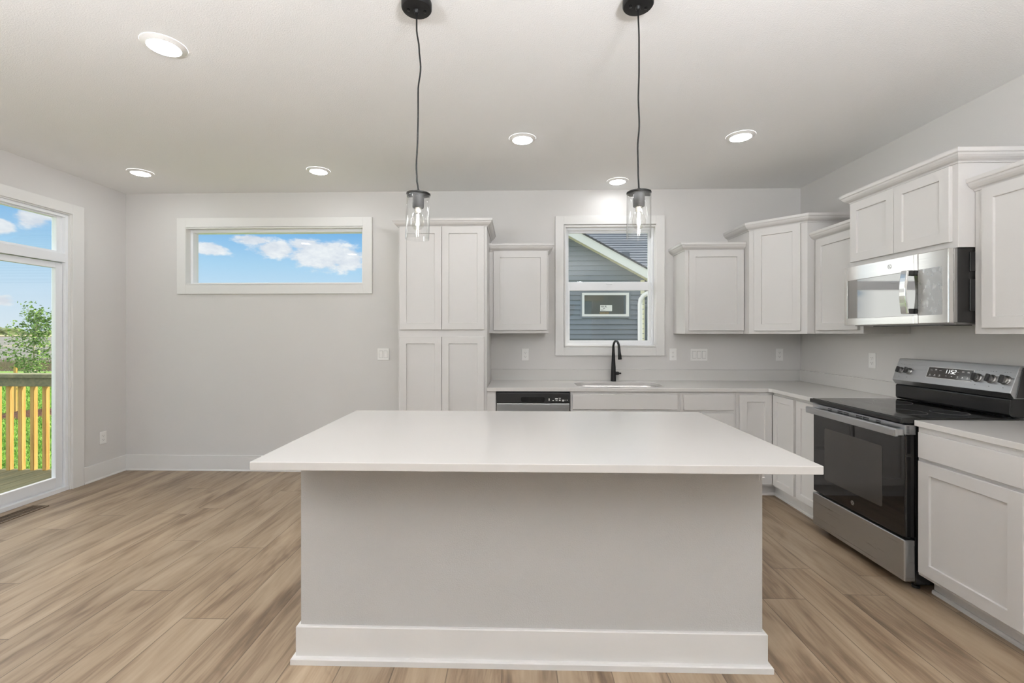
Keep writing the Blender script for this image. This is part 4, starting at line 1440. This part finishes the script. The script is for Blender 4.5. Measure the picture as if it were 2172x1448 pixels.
mb.prism([(HX0, EZ), (HX1, EZ), (AX, AZ)], NY + 0.001, NY + 0.1, lambda u, v, w: (u, w, v))
mb.box(HX1 - 0.1, HX1, NY + 0.1, NY + 6, GZ, EZ).box(HX0, HX0 + 0.1, NY + 0.1, NY + 6, GZ, EZ)
mb.build('wall_core', 'siding', t)
mb = MB()
mb.box(HX1 - 0.09, HX1 + 0.02, NY - 0.03, NY - 0.0245, GZ, EZ - 0.03)
mb.build('corner_board', 'soffit', t)
OV = 0.32
def rakepts(off0, off1, x_far):
    return [(AX, AZ + off0), (x_far, AZ + off0 - sl_ * (x_far - AX)), (x_far, AZ + off1 - sl_ * (x_far - AX)), (AX, AZ + off1)]
XE = HX1 + 0.35
mbf, mbs, mbr = MB(), MB(), MB()
for mir in (1, -1):
    Tm = (lambda u, v, w: (u, w, v)) if mir == 1 else (lambda u, v, w: (2 * AX - u, w, v))
    mbs.prism(rakepts(0.0, 0.02, XE), NY - OV + 0.02, NY + 0.05, Tm)
    mbf.prism(rakepts(-0.02, 0.215, XE), NY - OV - 0.02, NY - OV + 0.018, Tm)
    mbr.prism(rakepts(0.218, 0.26, XE + 0.05), NY - OV - 0.05, NY + 6.0, Tm)
    for k in range(32):
        xx = AX + 0.1 + k * 0.115
        mbs.prism([(xx, AZ - sl_ * (xx - AX) - 0.006), (xx + .012, AZ - sl_ * (xx + .012 - AX) - 0.006), (xx + .012, AZ - sl_ * (xx + .012 - AX) + .001), (xx, AZ - sl_ * (xx - AX) + .001)], NY - OV + 0.02, NY - 0.03, Tm)
mbs.build('soffit', 'soffit', t)
mbf.build('rake_fascia', 'white_pvc', t)
mbr.build('gable_roof', 'roofedge', t)
# main roof behind, in courses
mb = MB()
y, z = NY + 1.2, 2.95
pit = 0.62
while y < NY + 8:
    mb.face([(-0.2, y, z), (11, y, z), (11, y + 0.17, z + 0.17 * pit - 0.012), (-0.2, y + 0.17, z + 0.17 * pit - 0.012)])
    y2, z2 = y + 0.17, z + 0.17 * pit
    mb.face([(-0.2, y2, z2 - 0.012), (11, y2, z2 - 0.012), (11, y2, z2 + 0.018), (-0.2, y2, z2 + 0.018)])
    y, z = y2, z2 + 0.006
mb.build('main_roof', 'shingle', t)
mb = MB()
z = GZ
while z < 2.94:
    mb.face([(3.6, NY + 1.27, z), (11, NY + 1.27, z), (11, NY + 1.298, z + EXPO), (3.6, NY + 1.298, z + EXPO)])
    mb.face([(3.6, NY + 1.3, z), (11, NY + 1.3, z), (11, NY + 1.27, z), (3.6, NY + 1.27, z)])
    z += EXPO
mb.box(3.55, 11, NY + 1.3, NY + 1.4, GZ, 2.95)
mb.build('wing_siding', 'siding', t)
vy = NY + 2.55
MB().box(3.42, 3.68, vy, vy + 0.3, 2.95 + 1.35 * 0.655, 2.95 + 1.35 * 0.655 + 0.2).build('roof_vent', 'shingle', t, bevel=0.01)
# window
wf = frame_ring(MB(), NW[0] - 0.05, NW[1] + 0.05, NW[2] - 0.05, NW[3] + 0.05, 0.035, NY - 0.045, NY - 0.012).build('window_trim', 'siding', t)
wf = frame_ring(MB(), NW[0] - 0.012, NW[1] + 0.012, NW[2] - 0.012, NW[3] + 0.012, 0.062, NY - 0.052, NY + 0.05).build('window_frame', 'white_pvc', t)
MB().box(NW[0] + 0.04, NW[1] - 0.04, NY - 0.002, NY + 0.002, NW[2] + 0.04, NW[3] - 0.04).build('pane', 'glass', wf)
rm = MB()
rm.face([(NW[0], NY + 0.5, NW[2]), (NW[1], NY + 0.5, NW[2]), (NW[1], NY + 0.5, NW[3]), (NW[0], NY + 0.5, NW[3])])
rm.face([(NW[0], NY + 0.1, NW[3]), (NW[1], NY + 0.1, NW[3]), (NW[1], NY + 0.5, NW[3]), (NW[0], NY + 0.5, NW[3])])
rm.face([(NW[0], NY + 0.1, NW[2]), (NW[1], NY + 0.1, NW[2]), (NW[1], NY + 0.5, NW[2]), (NW[0], NY + 0.5, NW[2])])
rm.build('room_interior', 'interior_dim', wf)
st = MB().box(2.255, 2.575, NY - 0.006, NY - 0.003, 1.965, 2.125).build('window_sticker', 'paper', wf)
mb = MB()
for (a, b, c, d) in ((2.27, 2.36, 2.09, 2.105), (2.38, 2.42, 2.088, 2.11), (2.28, 2.44, 2.065, 2.069), (2.33, 2.38, 2.035, 2.05), (2.27, 2.36, 2.005, 2.009), (2.27, 2.40, 1.99, 1.994), (2.27, 2.34, 1.975, 1.979)):
    mb.box(a, b, NY - 0.0068, NY - 0.006, c, d)
mb.build('sticker_print', 'ink', wf)
MB().box(2.31, 2.55, NY + 0.3, NY + 0.4, NW[2], 1.96).build('stored_box', 'pine', wf)
# downspout with elbow, and gutter
mb = MB()
mb.tube([(3.30, NY - 0.09, GZ + 0.1), (3.30, NY - 0.09, 2.15), (3.315, NY - 0.095, 2.27), (3.39, NY - 0.12, 2.38), (3.62, NY - 0.2, 2.50), (3.70, NY - 0.25, 2.58)], 0.062, 12)
mb.build('downspout', 'white_pvc', t, smooth=True)
MB().box(3.62, 3.76, NY - OV, NY + 6, 2.56, 2.70).build('gutter', 'white_pvc', t)

for o in bpy.data.objects:
    if '_o' in o.keys():
        del o['_o']
